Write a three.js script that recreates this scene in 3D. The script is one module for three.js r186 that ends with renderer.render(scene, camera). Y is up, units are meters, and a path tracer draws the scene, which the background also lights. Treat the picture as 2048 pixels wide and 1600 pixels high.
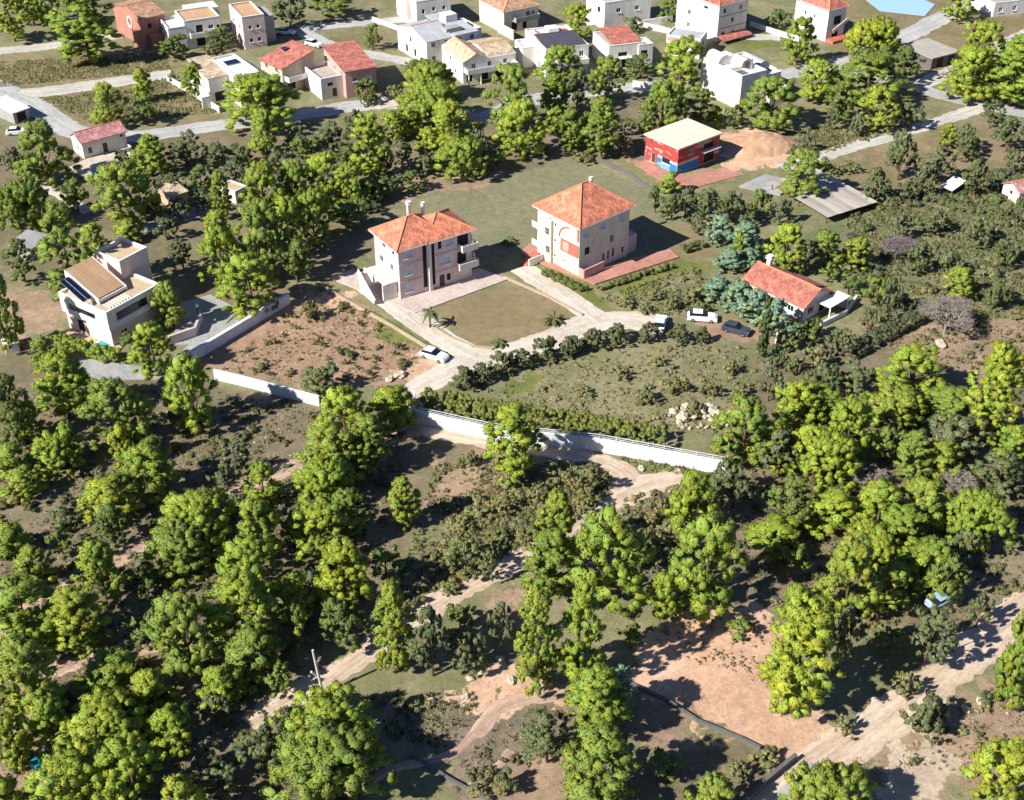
import * as THREE from 'three';
import { mergeGeometries } from 'three/addons/utils/BufferGeometryUtils.js';
import { RoundedBoxGeometry } from 'three/addons/geometries/RoundedBoxGeometry.js';

// ---------- camera, sky, sun, exposure ----------
const scene = new THREE.Scene();
const camera = new THREE.PerspectiveCamera(35, 1024 / 800, 1, 4000);
camera.position.set(0, 102.67, 146.63);
camera.lookAt(0, 0, 0);
const sunDir = new THREE.Vector3(-1, 0.9, 0.6).normalize();
{ // clear deep-blue sky, paler towards the horizon
  const w = 256, h = 128, d = new Float32Array(w * h * 4);
  for (let j = 0; j < h; j++) for (let i = 0; i < w; i++) {
    const e = ((j + 0.5) / h - 0.5) * Math.PI, a = ((i + 0.5) / w - 0.5) * 2 * Math.PI, y = Math.sin(e), t = Math.pow(1 - Math.max(0, y), 3), o = (j * w + i) * 4;
    const dir = new THREE.Vector3(Math.cos(e) * Math.cos(a), y, Math.cos(e) * Math.sin(a)), g = Math.pow(Math.max(0, dir.dot(sunDir)), 12) * 0.12;
    d[o] = 0.02 + 0.26 * t + g; d[o + 1] = 0.055 + 0.3 * t + g * 0.95; d[o + 2] = 0.18 + 0.38 * t + g * 0.85; d[o + 3] = 1;
  }
  const t = new THREE.DataTexture(d, w, h, THREE.RGBAFormat, THREE.FloatType); t.mapping = THREE.EquirectangularReflectionMapping; t.magFilter = t.minFilter = THREE.LinearFilter; t.wrapS = THREE.RepeatWrapping; t.needsUpdate = true;
  scene.background = t; scene.environment = t;
}
const sun = new THREE.DirectionalLight(new THREE.Color(1, 0.965, 0.905), 5);
sun.name = 'sun';
sun.position.copy(sunDir).multiplyScalar(400);
sun.castShadow = true;
sun.shadow.mapSize.set(4096, 4096);
Object.assign(sun.shadow.camera, { left: -190, right: 190, top: 190, bottom: -190, near: 10, far: 900 });
scene.add(sun, sun.target);
const renderer = new THREE.WebGLRenderer({ antialias: true });
renderer.toneMapping = THREE.LinearToneMapping;
renderer.toneMappingExposure = 1.65;
renderer.shadowMap.enabled = true;

// ---------- helpers ----------
function rng(s) { return () => { s = (s + 0x6D2B79F5) | 0; let t = Math.imul(s ^ (s >>> 15), 1 | s); t = (t + Math.imul(t ^ (t >>> 7), 61 | t)) ^ t; return ((t ^ (t >>> 14)) >>> 0) / 4294967296; }; }
const taken = {};
function numbered(n) { const k = taken[n] || 0; taken[n] = k + 1; return k ? n + '_' + String(k).padStart(3, '0') : n; }
function shade(o) { o.castShadow = o.receiveShadow = true; return o; }
function thing(name, label, category, x = 0, z = 0, rot = 0, group, y = 0) {
  const g = new THREE.Group(); g.name = numbered(name); g.position.set(x, y, z); g.rotation.y = rot;
  g.userData = { label, category }; if (group) g.userData.group = group; scene.add(g); return g;
}
function uvm(g) { // uv in metres from the face's own direction
  const p = g.attributes.position, n = g.attributes.normal, uv = new Float32Array(p.count * 2);
  for (let i = 0; i < p.count; i++) {
    const ax = Math.abs(n.getX(i)), ay = Math.abs(n.getY(i)), az = Math.abs(n.getZ(i));
    const X = p.getX(i), Y = p.getY(i), Z = p.getZ(i);
    if (ay >= ax && ay >= az) { uv[2 * i] = X; uv[2 * i + 1] = Z; } else if (ax >= az) { uv[2 * i] = Z; uv[2 * i + 1] = Y; } else { uv[2 * i] = X; uv[2 * i + 1] = Y; }
  }
  g.setAttribute('uv', new THREE.BufferAttribute(uv, 2)); return g;
}
function join(list) {
  const l = (Array.isArray(list) ? list : [list]).map(g => { const q = g.index ? g.toNonIndexed() : g; for (const k of Object.keys(q.attributes)) if (!['position', 'normal', 'uv'].includes(k)) q.deleteAttribute(k); if (!q.attributes.uv) q.setAttribute('uv', new THREE.BufferAttribute(new Float32Array(q.attributes.position.count * 2), 2)); return q; });
  return l.length > 1 ? mergeGeometries(l) : l[0];
}
function part(parent, name, geos, mat, keepUv) {
  let g = join(geos); if (!keepUv) g = uvm(g);
  const m = shade(new THREE.Mesh(g, mat)); m.name = name; parent.add(m); return m;
}
function solo(name, label, category, geos, mat, x, z, rot = 0, group, keepUv) { // one-mesh thing
  let g = join(geos); if (!keepUv) g = uvm(g);
  const m = shade(new THREE.Mesh(g, mat)); m.name = numbered(name); m.position.set(x, 0, z); m.rotation.y = rot;
  m.userData = { label, category }; if (group) m.userData.group = group; scene.add(m); return m;
}
function struct(name, label, geos, mat, keepUv) { const m = solo(name, label, 'ground', geos, mat, 0, 0, 0, null, keepUv); m.userData = { label, category: 'ground', kind: 'structure' }; return m; }
const bx = (w, h, d, x = 0, y = 0, z = 0) => new THREE.BoxGeometry(w, h, d).translate(x, y + h / 2, z);
const rbx = (w, h, d, x = 0, y = 0, z = 0, r = 0.04) => new RoundedBoxGeometry(w, h, d, 1, r).translate(x, y + h / 2, z);
const cyl = (r0, r1, h, x = 0, y = 0, z = 0, s = 10) => new THREE.CylinderGeometry(r1, r0, h, s).translate(x, y + h / 2, z);
function bar(a, b, r, s = 6, r2 = r) { // round bar between two points
  const A = new THREE.Vector3(...a), B = new THREE.Vector3(...b), d = B.clone().sub(A), L = d.length();
  const g = new THREE.CylinderGeometry(r2, r, L, s); g.translate(0, L / 2, 0);
  g.applyQuaternion(new THREE.Quaternion().setFromUnitVectors(new THREE.Vector3(0, 1, 0), d.normalize())); return g.translate(A.x, A.y, A.z);
}
function beam(a, b, w, h) { // squared bar between two points, w wide, h tall
  const A = new THREE.Vector3(...a), B = new THREE.Vector3(...b), d = B.clone().sub(A), L = d.length();
  const g = new THREE.BoxGeometry(w, h, L); const m = new THREE.Matrix4().lookAt(B, A, new THREE.Vector3(0, 1, 0)); g.applyMatrix4(m);
  return g.translate((A.x + B.x) / 2, (A.y + B.y) / 2, (A.z + B.z) / 2);
}
// value noise
const NP = new Float32Array(65536); { const r = rng(11); for (let i = 0; i < 65536; i++) NP[i] = r(); }
function vn(x, y) {
  const xi = Math.floor(x), yi = Math.floor(y); let fx = x - xi, fy = y - yi; fx = fx * fx * (3 - 2 * fx); fy = fy * fy * (3 - 2 * fy);
  const a = xi & 255, b = (xi + 1) & 255, c = (yi & 255) << 8, d = ((yi + 1) & 255) << 8;
  return (NP[a + c] * (1 - fx) + NP[b + c] * fx) * (1 - fy) + (NP[a + d] * (1 - fx) + NP[b + d] * fx) * fy;
}
const fbm = (x, y) => vn(x, y) * 0.5 + vn(x * 2.1 + 17, y * 2.1 + 5) * 0.3 + vn(x * 4.3 + 3, y * 4.3 + 41) * 0.2;
function tex(n, size, fn, srgb = true) { // square tiling-free-enough texture of `size` metres
  const d = new Uint8Array(n * n * 4);
  for (let j = 0; j < n; j++) for (let i = 0; i < n; i++) { const c = fn(i / n, j / n, i, j), o = (j * n + i) * 4; d[o] = c[0]; d[o + 1] = c[1]; d[o + 2] = c[2]; d[o + 3] = 255; }
  const t = new THREE.DataTexture(d, n, n); t.wrapS = t.wrapT = THREE.RepeatWrapping; t.magFilter = THREE.LinearFilter; t.minFilter = THREE.LinearMipmapLinearFilter; t.generateMipmaps = true;
  if (srgb) t.colorSpace = THREE.SRGBColorSpace; t.repeat.set(1 / size, 1 / size); t.needsUpdate = true; return t;
}
const g3 = v => [v, v, v];
function tile2(u, v, f) { // periodic fbm on the unit square with f cells
  let s = 0, a = 0.5, q = f;
  for (let k = 0; k < 4; k++) {
    const x = u * q, y = v * q, xi = Math.floor(x), yi = Math.floor(y); let fx = x - xi, fy = y - yi; fx = fx * fx * (3 - 2 * fx); fy = fy * fy * (3 - 2 * fy);
    const h = (i, j) => NP[(((i % q) + 31 * k) & 255) + ((((j % q) + 57 * k) & 255) << 8)];
    s += a * ((h(xi, yi) * (1 - fx) + h(xi + 1, yi) * fx) * (1 - fy) + (h(xi, yi + 1) * (1 - fx) + h(xi + 1, yi + 1) * fx) * fy); a *= 0.5; q *= 2;
  }
  return s / 0.9375;
}
const grainBump = tex(256, 3, (u, v) => g3(255 * tile2(u, v, 24)), false);
const stainMap = tex(512, 9, (u, v) => { const a = tile2(u, v, 5), b = tile2(u, v, 40), st = tile2(u, v * 0.12, 40), c = 255 * (0.8 + 0.2 * Math.min(1, 0.35 + a * 0.5 + (b - 0.5) * 0.4 + (st - 0.4) * 0.7)); return [c, c * (0.985 + 0.015 * a), c * (0.965 + 0.03 * a)]; });
const col = (r, g, b) => new THREE.Color().setRGB(r, g, b);
const hx = h => new THREE.Color(h);
function plaster(h, o = {}) { return new THREE.MeshStandardMaterial({ color: hx(h), map: stainMap, bumpMap: grainBump, bumpScale: 0.012, roughness: 0.9, ...o }); }
const plain = (h, rough = 0.7, o = {}) => new THREE.MeshStandardMaterial({ color: hx(h), roughness: rough, ...o });
const M = {
  white: plaster('#eeece6'), white2: plaster('#e4e2df'), cream: plaster('#e6dfcc'), pinkish: plaster('#e6d2ce'), pinkpl: plaster('#d6aaa1'), beige: plaster('#cfc6ae'), grey: plaster('#a9a8a4'), lav: plaster('#d9c6c4'),
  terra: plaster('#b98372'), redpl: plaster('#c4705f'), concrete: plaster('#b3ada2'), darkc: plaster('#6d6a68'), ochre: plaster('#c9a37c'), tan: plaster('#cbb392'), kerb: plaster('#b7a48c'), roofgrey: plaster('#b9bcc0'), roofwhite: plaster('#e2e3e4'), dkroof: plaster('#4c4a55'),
  creamroof: plaster('#e2dcc4'), wallwhite: plaster('#e0e6ee'), glass: plain('#1b2530', 0.12), pale: plain('#c9d3e0', 0.5), frame: plain('#e9e9e6', 0.5), dark: plain('#1c1a1a', 0.8), wood: plain('#5b3d2a', 0.7), metal: plain('#9aa0a4', 0.4, { metalness: 0.6 }), rail: plain('#d7dadc', 0.5),
  blue: plain('#2a6aa8', 0.6), solar: plain('#141f3a', 0.15), pool: plain('#1f9aa6', 0.08), white3: plain('#eef0f2', 0.35), tyre: plain('#17181a', 0.9), carwhite: new THREE.MeshPhysicalMaterial({ color: hx('#e9ebec'), roughness: 0.35, clearcoat: 0.8 }), cardark: new THREE.MeshPhysicalMaterial({ color: hx('#3a4450'), roughness: 0.3, clearcoat: 0.8 }),
};
// clay roof tiles: rows of half-round tiles, 24 cm wide, 40 cm long
function tileTex(bump, base) {
  return tex(512, 4.8, (u, v) => {
    const cx = u * 20, row = v * 12, i = Math.floor(cx), j = Math.floor(row), fx = cx - i, fy = row - j;
    if (bump) return g3(255 * (0.75 * Math.sin(Math.PI * fx) + 0.25 * (1 - fy)));
    const r = NP[((i % 20) * 7 + (j % 12) * 331) & 65535], w = tile2(u, v, 6), k = 0.8 + 0.24 * r + 0.5 * (w - 0.5);
    return [Math.min(255, base[0] * k), Math.min(255, base[1] * (k + 0.05 * r)), Math.min(255, base[2] * (k + 0.08 * r))];
  }, !bump);
}
const tileBump = tileTex(true);
const tiles = c => new THREE.MeshStandardMaterial({ map: tileTex(false, c), bumpMap: tileBump, bumpScale: 0.06, roughness: 0.85 });
M.tileA = tiles([220, 132, 98]); M.tileRed = tiles([190, 112, 93]); M.tilePink = tiles([206, 142, 136]); M.tileBrown = tiles([188, 142, 110]); M.tileTan = tiles([206, 178, 144]);
M.cap = plain('#cf8460', 0.85, { bumpMap: grainBump, bumpScale: 0.02 });

// ---------- ground ----------
const GX = 150, GZ0 = -190, GZ1 = 90, GN = 2048;
const REG = [];
function region(cls, pts) { REG.push([cls, pts]); }
// classes: [colour a, colour b, speckle colour, speckle amount, patch size in metres] as sRGB
const CLS = {
  scrub: [[138, 130, 96], [118, 118, 78], [98, 102, 64], 0.26, 3.4],
  scrubdark: [[130, 125, 90], [110, 114, 74], [90, 96, 60], 0.3, 3],
  field: [[142, 124, 94], [122, 113, 73], [100, 95, 61], 0.25, 4],
  green: [[119, 122, 59], [101, 110, 50], [86, 94, 43], 0.25, 2.5],
  lawn: [[122, 122, 92], [132, 126, 92], [108, 110, 82], 0.3, 3],
  drylawn: [[134, 118, 87], [125, 113, 78], [111, 99, 70], 0.2, 4],
  soil: [[152, 124, 98], [166, 134, 108], [118, 110, 76], 0.28, 3],
  orange: [[208, 172, 144], [198, 160, 130], [174, 136, 108], 0.13, 5],
  sand: [[212, 174, 142], [198, 158, 126], [176, 136, 108], 0.12, 3],
  litter: [[132, 118, 92], [116, 106, 78], [148, 130, 104], 0.16, 4],
  greyscrub: [[131, 116, 98], [114, 105, 85], [92, 86, 66], 0.36, 2],
  dry: [[164, 138, 112], [145, 123, 99], [117, 102, 80], 0.3, 3],
  pale: [[196, 178, 154], [178, 160, 136], [150, 134, 112], 0.2, 3],
};
const CK = Object.keys(CLS);
region('field', [[-139.9,-135.5],[-80.79,-142.08],[-75.21,-132.3],[-77.21,-126.07],[-130.94,-112.84]]);
region('field', [[-102.59,-112.84],[-82.78,-121.55],[-76.31,-124.55],[-60.39,-104.57],[-61.09,-100.06],[-86.24,-97.98]]);
region('field', [[73.92,-179],[170.75,-195.98],[138.27,-117.14],[98.33,-129.16],[76.56,-132.3]]);
region('field', [[-47.92,-148.9],[-31.92,-155.99],[-27.24,-142.08],[-37.54,-140.41]]);
region('green', [[50.77,-150.65],[59.97,-155.99],[62.69,-143.76],[53.09,-142.08]]);
region('litter', [[-124.06,-95.42],[-90.89,-92.9],[-53.11,-95.42],[-6.54,-97.98],[27.5,-114.26],[40.8,-100.58],[25.71,-80.89],[15.08,-80.89],[-6,-71.93],[-23.36,-55.53],[-36.74,-49.85],[-36.42,-24.64],[-46.83,-21.63],[-57.35,-37.46],[-99.84,-34.13]]);
region('litter', [[-102.65,-21.63],[-66.78,-10.3],[-43.34,-3.75],[-27.09,0],[-12.9,7.14],[-14.76,38.5],[-24.27,56.53],[-13.36,61.76],[-14.89,76.14],[-60.86,76.14]]);
region('litter', [[29.35,0],[43.06,-13.03],[98.93,-21.63],[75.92,34.23],[46.23,47.24],[35.15,41.78],[24.42,40.97],[18.47,31.57]]);
region('scrubdark', [[59.09,-78.6],[133.65,-105.92],[98.93,-21.63],[52.41,-21.63],[48.1,-59.46]]);
region('scrub', [[65.58,-57.48],[79.18,-61.46],[90.78,-55.53],[87.42,-48.01],[75.9,-49.85],[65.87,-44.4]]);
region('scrub', [[66.61,-37.46],[78.91,-42.63],[84.5,-34.13],[80.54,-24.64],[69.64,-27.72]]);
region('field', [[59.09,-78.6],[77.4,-90.42],[100.55,-100.58],[105.64,-85.58],[79.76,-63.49],[64.72,-61.46]]);
region('dry', [[52.09,-20.15],[91.74,-23.12],[84.88,-5.03],[63.96,-7.64],[58.01,-13.03]]);
region('dry', [[-82.98,-32.5],[-73.12,-29.29],[-68.89,-20.15],[-77.47,-15.83]]);
region('dry', [[-19.2,-73.02],[-5.18,-78.6],[-1.33,-76.35],[-8.65,-66.6],[-20.25,-61.46]]);
region('lawn', [[-24.24,-55.53],[-16.88,-65.56],[-5.93,-68.71],[7.34,-80.43],[16.02,-80.43],[25.41,-66.6],[33.03,-53.61],[36.33,-44.4],[28.05,-40.02],[22.28,-40.88],[2.22,-46.19],[-5.36,-40.88],[-24.44,-48.01]]);
region('drylawn', [[-37.34,-48.01],[-24.74,-51.34],[-22.87,-49.85],[-26.69,-36.62],[-31.22,-33.31],[-36.16,-36.62]]);
region('drylawn', [[-54.57,-34.13],[-50.25,-39.16],[-45.63,-27.72],[-52.45,-26.17]]);
region('drylawn', [[-12.31,-25.86],[-0.32,-32.82],[11,-23.12],[8.84,-17.54],[-2.92,-13.31],[-7.09,-14.98]]);
region('soil', [[-49.07,-6.98],[-41.92,-20.15],[-32.32,-29.29],[-26.81,-30.09],[-12.26,-13.03],[-13.96,-4.39],[-27.4,-2.49],[-43.24,-6.98]]);
region('green', [[-21.83,-23.88],[-17.37,-21.63],[-11.55,-13.73],[-13.69,-11.93],[-20.22,-18.69]]);
region('orange', [[-30.72,-29.29],[-26.76,-29.61],[-25.56,-25.86],[-30.33,-26.17]]);
region('orange', [[-15.49,-10.98],[-11.36,-10.03],[-12.59,-5.68],[-16.26,-6.33]]);
region('scrub', [[-6.03,-3.75],[11.73,-14.42],[32.04,-14.42],[37.83,-13.03],[33.93,0],[28.39,7.14],[20.77,8.28],[-0.28,0]]);
region('green', [[-1.74,-5.68],[4.8,-6.98],[3.98,-1.86],[-3.12,-1.24]]);
region('scrub', [[10.08,-29.29],[31.81,-43.51],[33.47,-27.72],[30.61,-20.89],[21.5,-22.82],[16.27,-26.17]]);
region('green', [[4.66,-39.16],[11.83,-32.5],[14.74,-26.94],[11.57,-26.94],[3.79,-36.62]]);
region('green', [[14.31,-33.31],[31.59,-41.75],[32.83,-38.31],[17.28,-29.29]]);
region('soil', [[27.77,-23.12],[39.76,-20.15],[39.04,-15.83],[28.45,-15.83]]);
region('green', [[13.7,12.52],[28.54,15.75],[26.85,18.57],[16.1,15.75]]);
region('scrub', [[-12.42,9.42],[12.32,13.28],[12.84,20.61],[7.75,27.9],[-8.33,39.33],[-15.2,40.16]]);
region('litter', [[-14,5.98],[-4.3,10.54],[-8.03,18.05],[-13.92,34.23],[-16.15,35.96]]);
region('dry', [[-8.26,12.19],[-2.94,11.64],[-0.91,17.01],[-8.45,23.1],[-10.98,23.1]]);
region('greyscrub', [[13.7,22.11],[22.92,19.08],[20.09,33.35],[14.43,36.82]]);
region('dry', [[-3.7,39.33],[2.13,35.1],[2.04,42.58],[-0.23,44.16]]);
region('greyscrub', [[-15.57,54.48],[-3.93,54.13],[1.9,55.17],[6.67,54.48],[7.89,61.76],[1.75,67.85],[-5.94,70.15],[-7.23,63.02],[-13.47,60.49]]);
region('orange', [[-7.07,55.17],[-1.3,50.21],[1.43,48.74],[1.93,52.37],[6.72,53.43],[6.64,55.17],[1.89,55.51],[-1.24,57.87],[-3.29,59.52],[-4.08,58.53],[-2.06,55.17]]);
region('dry', [[-4.15,65.47],[5.41,60.49],[7.1,67.85],[3.59,72.38],[-5.92,70.71]]);
region('orange', [[14.63,44.94],[20.96,41.14],[29.59,42.58],[30.38,55.17],[34.12,59.84],[36.94,59.84],[30.93,65.47],[23.27,60.49],[11.53,53.22]]);
region('dry', [[12.02,53.78],[18.54,57.2],[19.26,59.84],[12.96,61.76]]);
region('litter', [[13.46,61.76],[23.27,60.49],[28.69,64.25],[21.35,73.48],[11.52,73.48]]);
region('dry', [[36.53,60.49],[43.36,57.87],[67.1,41.78],[60,60.49],[45.4,66.67],[35.32,67.85]]);
region('pale', [[36.95,63.02],[42.83,59.84],[45.12,64.25],[39.69,67.85],[34.96,67.26]]);
region('dry', [[-58.3,57.87],[-47.4,57.87],[-44.98,66.07],[-54.25,69.01]]);
region('sand', [[42.6,-94.91],[48.72,-98.5],[56.55,-85.58],[51.42,-78.6],[40.4,-75.23]]);
region('soil', [[21.04,-83.22],[26.68,-80.89],[43.25,-75.23],[34.87,-68.71],[28.48,-69.78]]);
region('drylawn', [[21.17,-48.01],[32.38,-55.53],[36.16,-44.4],[31.38,-40.02]]);
{
  const gn = 1024, id = new Uint8Array(gn * gn); // class of each half-metre or so of ground
  for (const [cls, p] of REG) {
    const k = CK.indexOf(cls), q = p.map(([x, z]) => [(x + GX) / (2 * GX) * gn, (z - GZ0) / (GZ1 - GZ0) * gn]);
    const y0 = Math.max(0, Math.floor(Math.min(...q.map(a => a[1])))), y1 = Math.min(gn - 1, Math.ceil(Math.max(...q.map(a => a[1]))));
    for (let y = y0; y <= y1; y++) {
      const xs = []; for (let i = 0; i < q.length; i++) { const a = q[i], b = q[(i + 1) % q.length]; if ((a[1] > y) !== (b[1] > y)) xs.push(a[0] + (y - a[1]) / (b[1] - a[1]) * (b[0] - a[0])); }
      xs.sort((a, b) => a - b);
      for (let i = 0; i + 1 < xs.length; i += 2) for (let x = Math.max(0, Math.ceil(xs[i])); x <= Math.min(gn - 1, xs[i + 1]); x++) id[y * gn + x] = k;
    }
  }
  const d = new Uint8Array(GN * GN * 4), mx = 2 * GX / GN, mz = (GZ1 - GZ0) / GN, r = rng(5);
  for (let j = 0; j < GN; j++) for (let i = 0; i < GN; i++) {
    const x = i * mx, z = j * mz; // metres from the corner
    const n1 = vn(x * 0.45, z * 0.45), n2 = fbm(x * 0.94 + z * 0.7 + 9, z * 0.94 - x * 0.7), n3 = fbm(x * 2.2 - z * 1.5 + 4, z * 2.2 + x * 1.5 + 8), n4 = r();
    const wx = x + (n1 - 0.5) * 4 + (n2 - 0.5) * 2 + (n3 - 0.5) * 0.8, wz = z + (vn(x * 0.45 + 60, z * 0.45 + 30) - 0.5) * 4 + (vn(x * 1.9 + 77, z * 1.9 + 20) - 0.5) * 2 + (n4 - 0.5) * 0.5;
    const ci = Math.max(0, Math.min(gn - 1, wx / (2 * GX) * gn | 0)), cj = Math.max(0, Math.min(gn - 1, wz / (GZ1 - GZ0) * gn | 0));
    const c = CLS[CK[id[cj * gn + ci]]], ps = c[4];
    let m = fbm(x / ps + 5, z / ps) ; m = Math.min(1, Math.max(0, (m - 0.5) * 3 + 0.5));
    const sp = n3 * 0.55 + n2 * 0.3 + n4 * 0.15 < c[3] + 0.12 * (n1 - 0.5) ? 0.75 : 0, k = 0.88 + 0.14 * n4 + 0.16 * (n3 - 0.5) + 0.16 * (n2 - 0.5) + 0.1 * (vn(x / 14, z / 14) - 0.5), o = (j * GN + i) * 4;
    for (let a = 0; a < 3; a++) { let v = c[0][a] * (1 - m) + c[1][a] * m; v = v * (1 - sp) + c[2][a] * sp; d[o + a] = Math.min(255, v * k); }
    d[o + 3] = 255;
  }
  const t = new THREE.DataTexture(d, GN, GN); t.colorSpace = THREE.SRGBColorSpace; t.wrapS = t.wrapT = THREE.MirroredRepeatWrapping; t.magFilter = THREE.LinearFilter; t.minFilter = THREE.LinearMipmapLinearFilter; t.generateMipmaps = true; t.needsUpdate = true;
  const g = new THREE.PlaneGeometry(3000, 3000, 40, 40); g.rotateX(-Math.PI / 2); g.translate(0, 0, -300);
  const p = g.attributes.position, uv = g.attributes.uv; for (let i = 0; i < p.count; i++) uv.setXY(i, (p.getX(i) + GX) / (2 * GX), (p.getZ(i) - GZ0) / (GZ1 - GZ0));
  const gb = grainBump.clone(); gb.repeat.set(60, 56); gb.needsUpdate = true;
  struct('ground', 'dry scrubby ground with soil, grass and pine litter', g, new THREE.MeshStandardMaterial({ map: t, bumpMap: gb, bumpScale: 0.03, roughness: 1 }), true);
}

// ---------- roads and paved areas ----------
function gravel(a, b, n = 0.5) { return new THREE.MeshStandardMaterial({ map: tex(512, 16, (u, v, i, j) => { const w = tile2(u, v, 6), f = tile2(u, v, 48), s = NP[(i * 131 + j * 977) & 65535]; const m = Math.min(1, Math.max(0, (w - 0.5) * 2.4 + 0.5)), k = 0.9 + 0.12 * (s - 0.5) + 0.22 * (f - 0.5); return [0, 1, 2].map(q => Math.min(255, (a[q] * (1 - m) + b[q] * m) * k)); }), bumpMap: grainBump, bumpScale: 0.015, roughness: 0.95 }); }
M.lane = gravel([214, 186, 158], [196, 164, 136]); M.drive = gravel([222, 208, 188], [206, 190, 168]); M.asphalt = gravel([198, 196, 190], [182, 180, 174]); M.asphaltPale = gravel([206, 200, 186], [190, 184, 170]); M.track = gravel([206, 164, 138], [184, 142, 116]); M.conc = gravel([184, 182, 178], [166, 164, 160]); M.redpave = gravel([202, 146, 126], [186, 128, 110]); M.pinkpave = gravel([218, 200, 188], [204, 186, 172]);
function roadTex(a, b, rut = 0.07) { // 8 m across, 16 m along: worn wheel tracks, streaks and patches
  const t = tex(512, 16, (u, v, i, j) => { const w = tile2(u, v, 5), f = tile2(u, v, 40), st = tile2(u, v * 0.0625, 32), s = NP[(i * 131 + j * 977) & 65535], x = (u - 0.5) * 8, tr = Math.exp(-Math.pow((Math.abs(x) - 0.8) / 0.28, 2)); const m = Math.min(1, Math.max(0, (w - 0.5) * 2.6 + 0.5)), k = 0.9 + 0.1 * (s - 0.5) + 0.2 * (f - 0.5) + 0.22 * (st - 0.5) + rut * (tr - 0.4); return [0, 1, 2].map(q => Math.min(255, (a[q] * (1 - m) + b[q] * m) * k)); });
  t.repeat.set(1 / 8, 1 / 16); return new THREE.MeshStandardMaterial({ map: t, bumpMap: grainBump, bumpScale: 0.015, roughness: 0.95 });
}
Object.assign(M, { lane: roadTex([222, 200, 174], [208, 183, 156], 0.07), drive: roadTex([226, 214, 196], [212, 198, 178], 0.04), asphalt: roadTex([200, 198, 192], [184, 182, 176], 0.04), asphaltPale: roadTex([214, 208, 194], [198, 192, 178], 0.05), track: roadTex([206, 176, 154], [188, 156, 132], 0.08), concR: roadTex([190, 188, 184], [174, 172, 168], 0.03) });
M.paleyard = gravel([222, 208, 188], [206, 190, 168]);
let layer = 0;
function ribbon(pts, w, y, seed, jag = 0.25) { // pts [[x, z], ...] -> ragged strip with a skirt
  const c = new THREE.CatmullRomCurve3(pts.map(([x, z]) => new THREE.Vector3(x, 0, z)), false, 'centripetal'), L = c.getLength(), n = Math.max(4, Math.round(L / 0.8)), r = rng(seed);
  const pos = [], idx = [], uv = [], ww = i => (typeof w === 'number' ? w : w[0] + (w[1] - w[0]) * i / n);
  for (let i = 0; i <= n; i++) {
    const p = c.getPointAt(i / n), t = c.getTangentAt(i / n), h = ww(i) / 2, a = h + (r() - 0.5) * 2 * jag + (vn(i * 0.2, seed) - 0.5) * jag * 2, b = h + (r() - 0.5) * 2 * jag + (vn(i * 0.2, seed + 9) - 0.5) * jag * 2;
    const S = [[-a - 0.12, 0.001], [-a, y], [0, y + 0.02], [b, y], [b + 0.12, 0.001]];
    for (const [s, yy] of S) { const X = p.x - t.z * s, Z = p.z + t.x * s; pos.push(X, yy, Z); uv.push(s + 4, i * L / n); }
    if (i < n) for (let k = 0; k < 4; k++) { const o = i * 5 + k; idx.push(o, o + 1, o + 5, o + 1, o + 6, o + 5); }
  }
  const g = new THREE.BufferGeometry(); g.setAttribute('position', new THREE.Float32BufferAttribute(pos, 3)); g.setAttribute('uv', new THREE.Float32BufferAttribute(uv, 2)); g.setIndex(idx); g.computeVertexNormals();
  if (g.attributes.normal.getY(2) < 0) { idx.reverse(); g.setIndex(idx); g.computeVertexNormals(); }
  return g;
}
function road(name, label, pts, w, mat, jag) { layer++; return struct(name, label, ribbon(pts, w, 0.02 + layer * 0.004, layer * 7 + 3, jag), mat, true); }
function slab(name, label, pts, mat, h = 0.12) { // raised paving
  layer++; const s = new THREE.Shape(pts.map(([x, z]) => new THREE.Vector2(x, -z))); const g = new THREE.ExtrudeGeometry(s, { depth: h + layer * 0.003, bevelEnabled: false }); g.rotateX(-Math.PI / 2);
  return struct(name, label, g, mat);
}
road('street', 'pale street along the grassy strip at upper left', [[-125.59,-110.03],[-109.83,-113.69],[-99.96,-116.56],[-83.29,-123.64],[-75.81,-127.3]], 5.6, M.asphaltPale);
road('street', 'grey main street running past the white houses', [[-117.33,-123.04],[-102.25,-110.03],[-88.44,-94.91],[-75.69,-92.4],[-59.67,-97.98],[-46.01,-102.43],[-32.08,-108.37],[-22.64,-109.2],[-6.62,-101.63],[3.83,-111.43],[29.03,-119.47],[50.28,-123.04],[73.3,-132.94],[90.69,-148.21],[110.24,-169.08],[126.57,-187.31]], 5.6, M.asphalt);
road('street', 'short pale street at top left under the pines', [[-127.11,-138.1],[-118.99,-141.41],[-106.82,-145.46],[-93.89,-152.41]], 4.5, M.asphaltPale);
road('street', 'grey side street between houses at the top', [[-21.56,-165.25],[-34.84,-161.49],[-49.81,-155.99],[-40.2,-143.42],[-30.4,-138.1],[-19.71,-132.3]], 4.2, M.asphalt);
road('street', 'pale lane beside the two-storey houses at top right', [[17.91,-161.49],[29.1,-163.36],[37,-155.99],[47.42,-152.41],[63.88,-150.65]], 4, M.asphaltPale);
road('street', 'grey road entering from the right edge', [[120.16,-97.98],[106.72,-104.3],[99.2,-109.76],[91.97,-114.26],[86.29,-121.55],[75.21,-126.07]], 4.6, M.concR);
road('street', 'narrow concrete lane running diagonally past the olives', [[51.22,-77.47],[60.98,-83.22],[78.27,-93.91],[90.54,-101.63],[101.94,-110.03]], 3.6, M.asphaltPale);
road('street', 'pale road climbing to the right edge', [[85.32,-117.72],[90.69,-121.55],[101.03,-130.72],[122.63,-152.41],[146.85,-174.97]], 4.4, M.asphaltPale);
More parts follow.
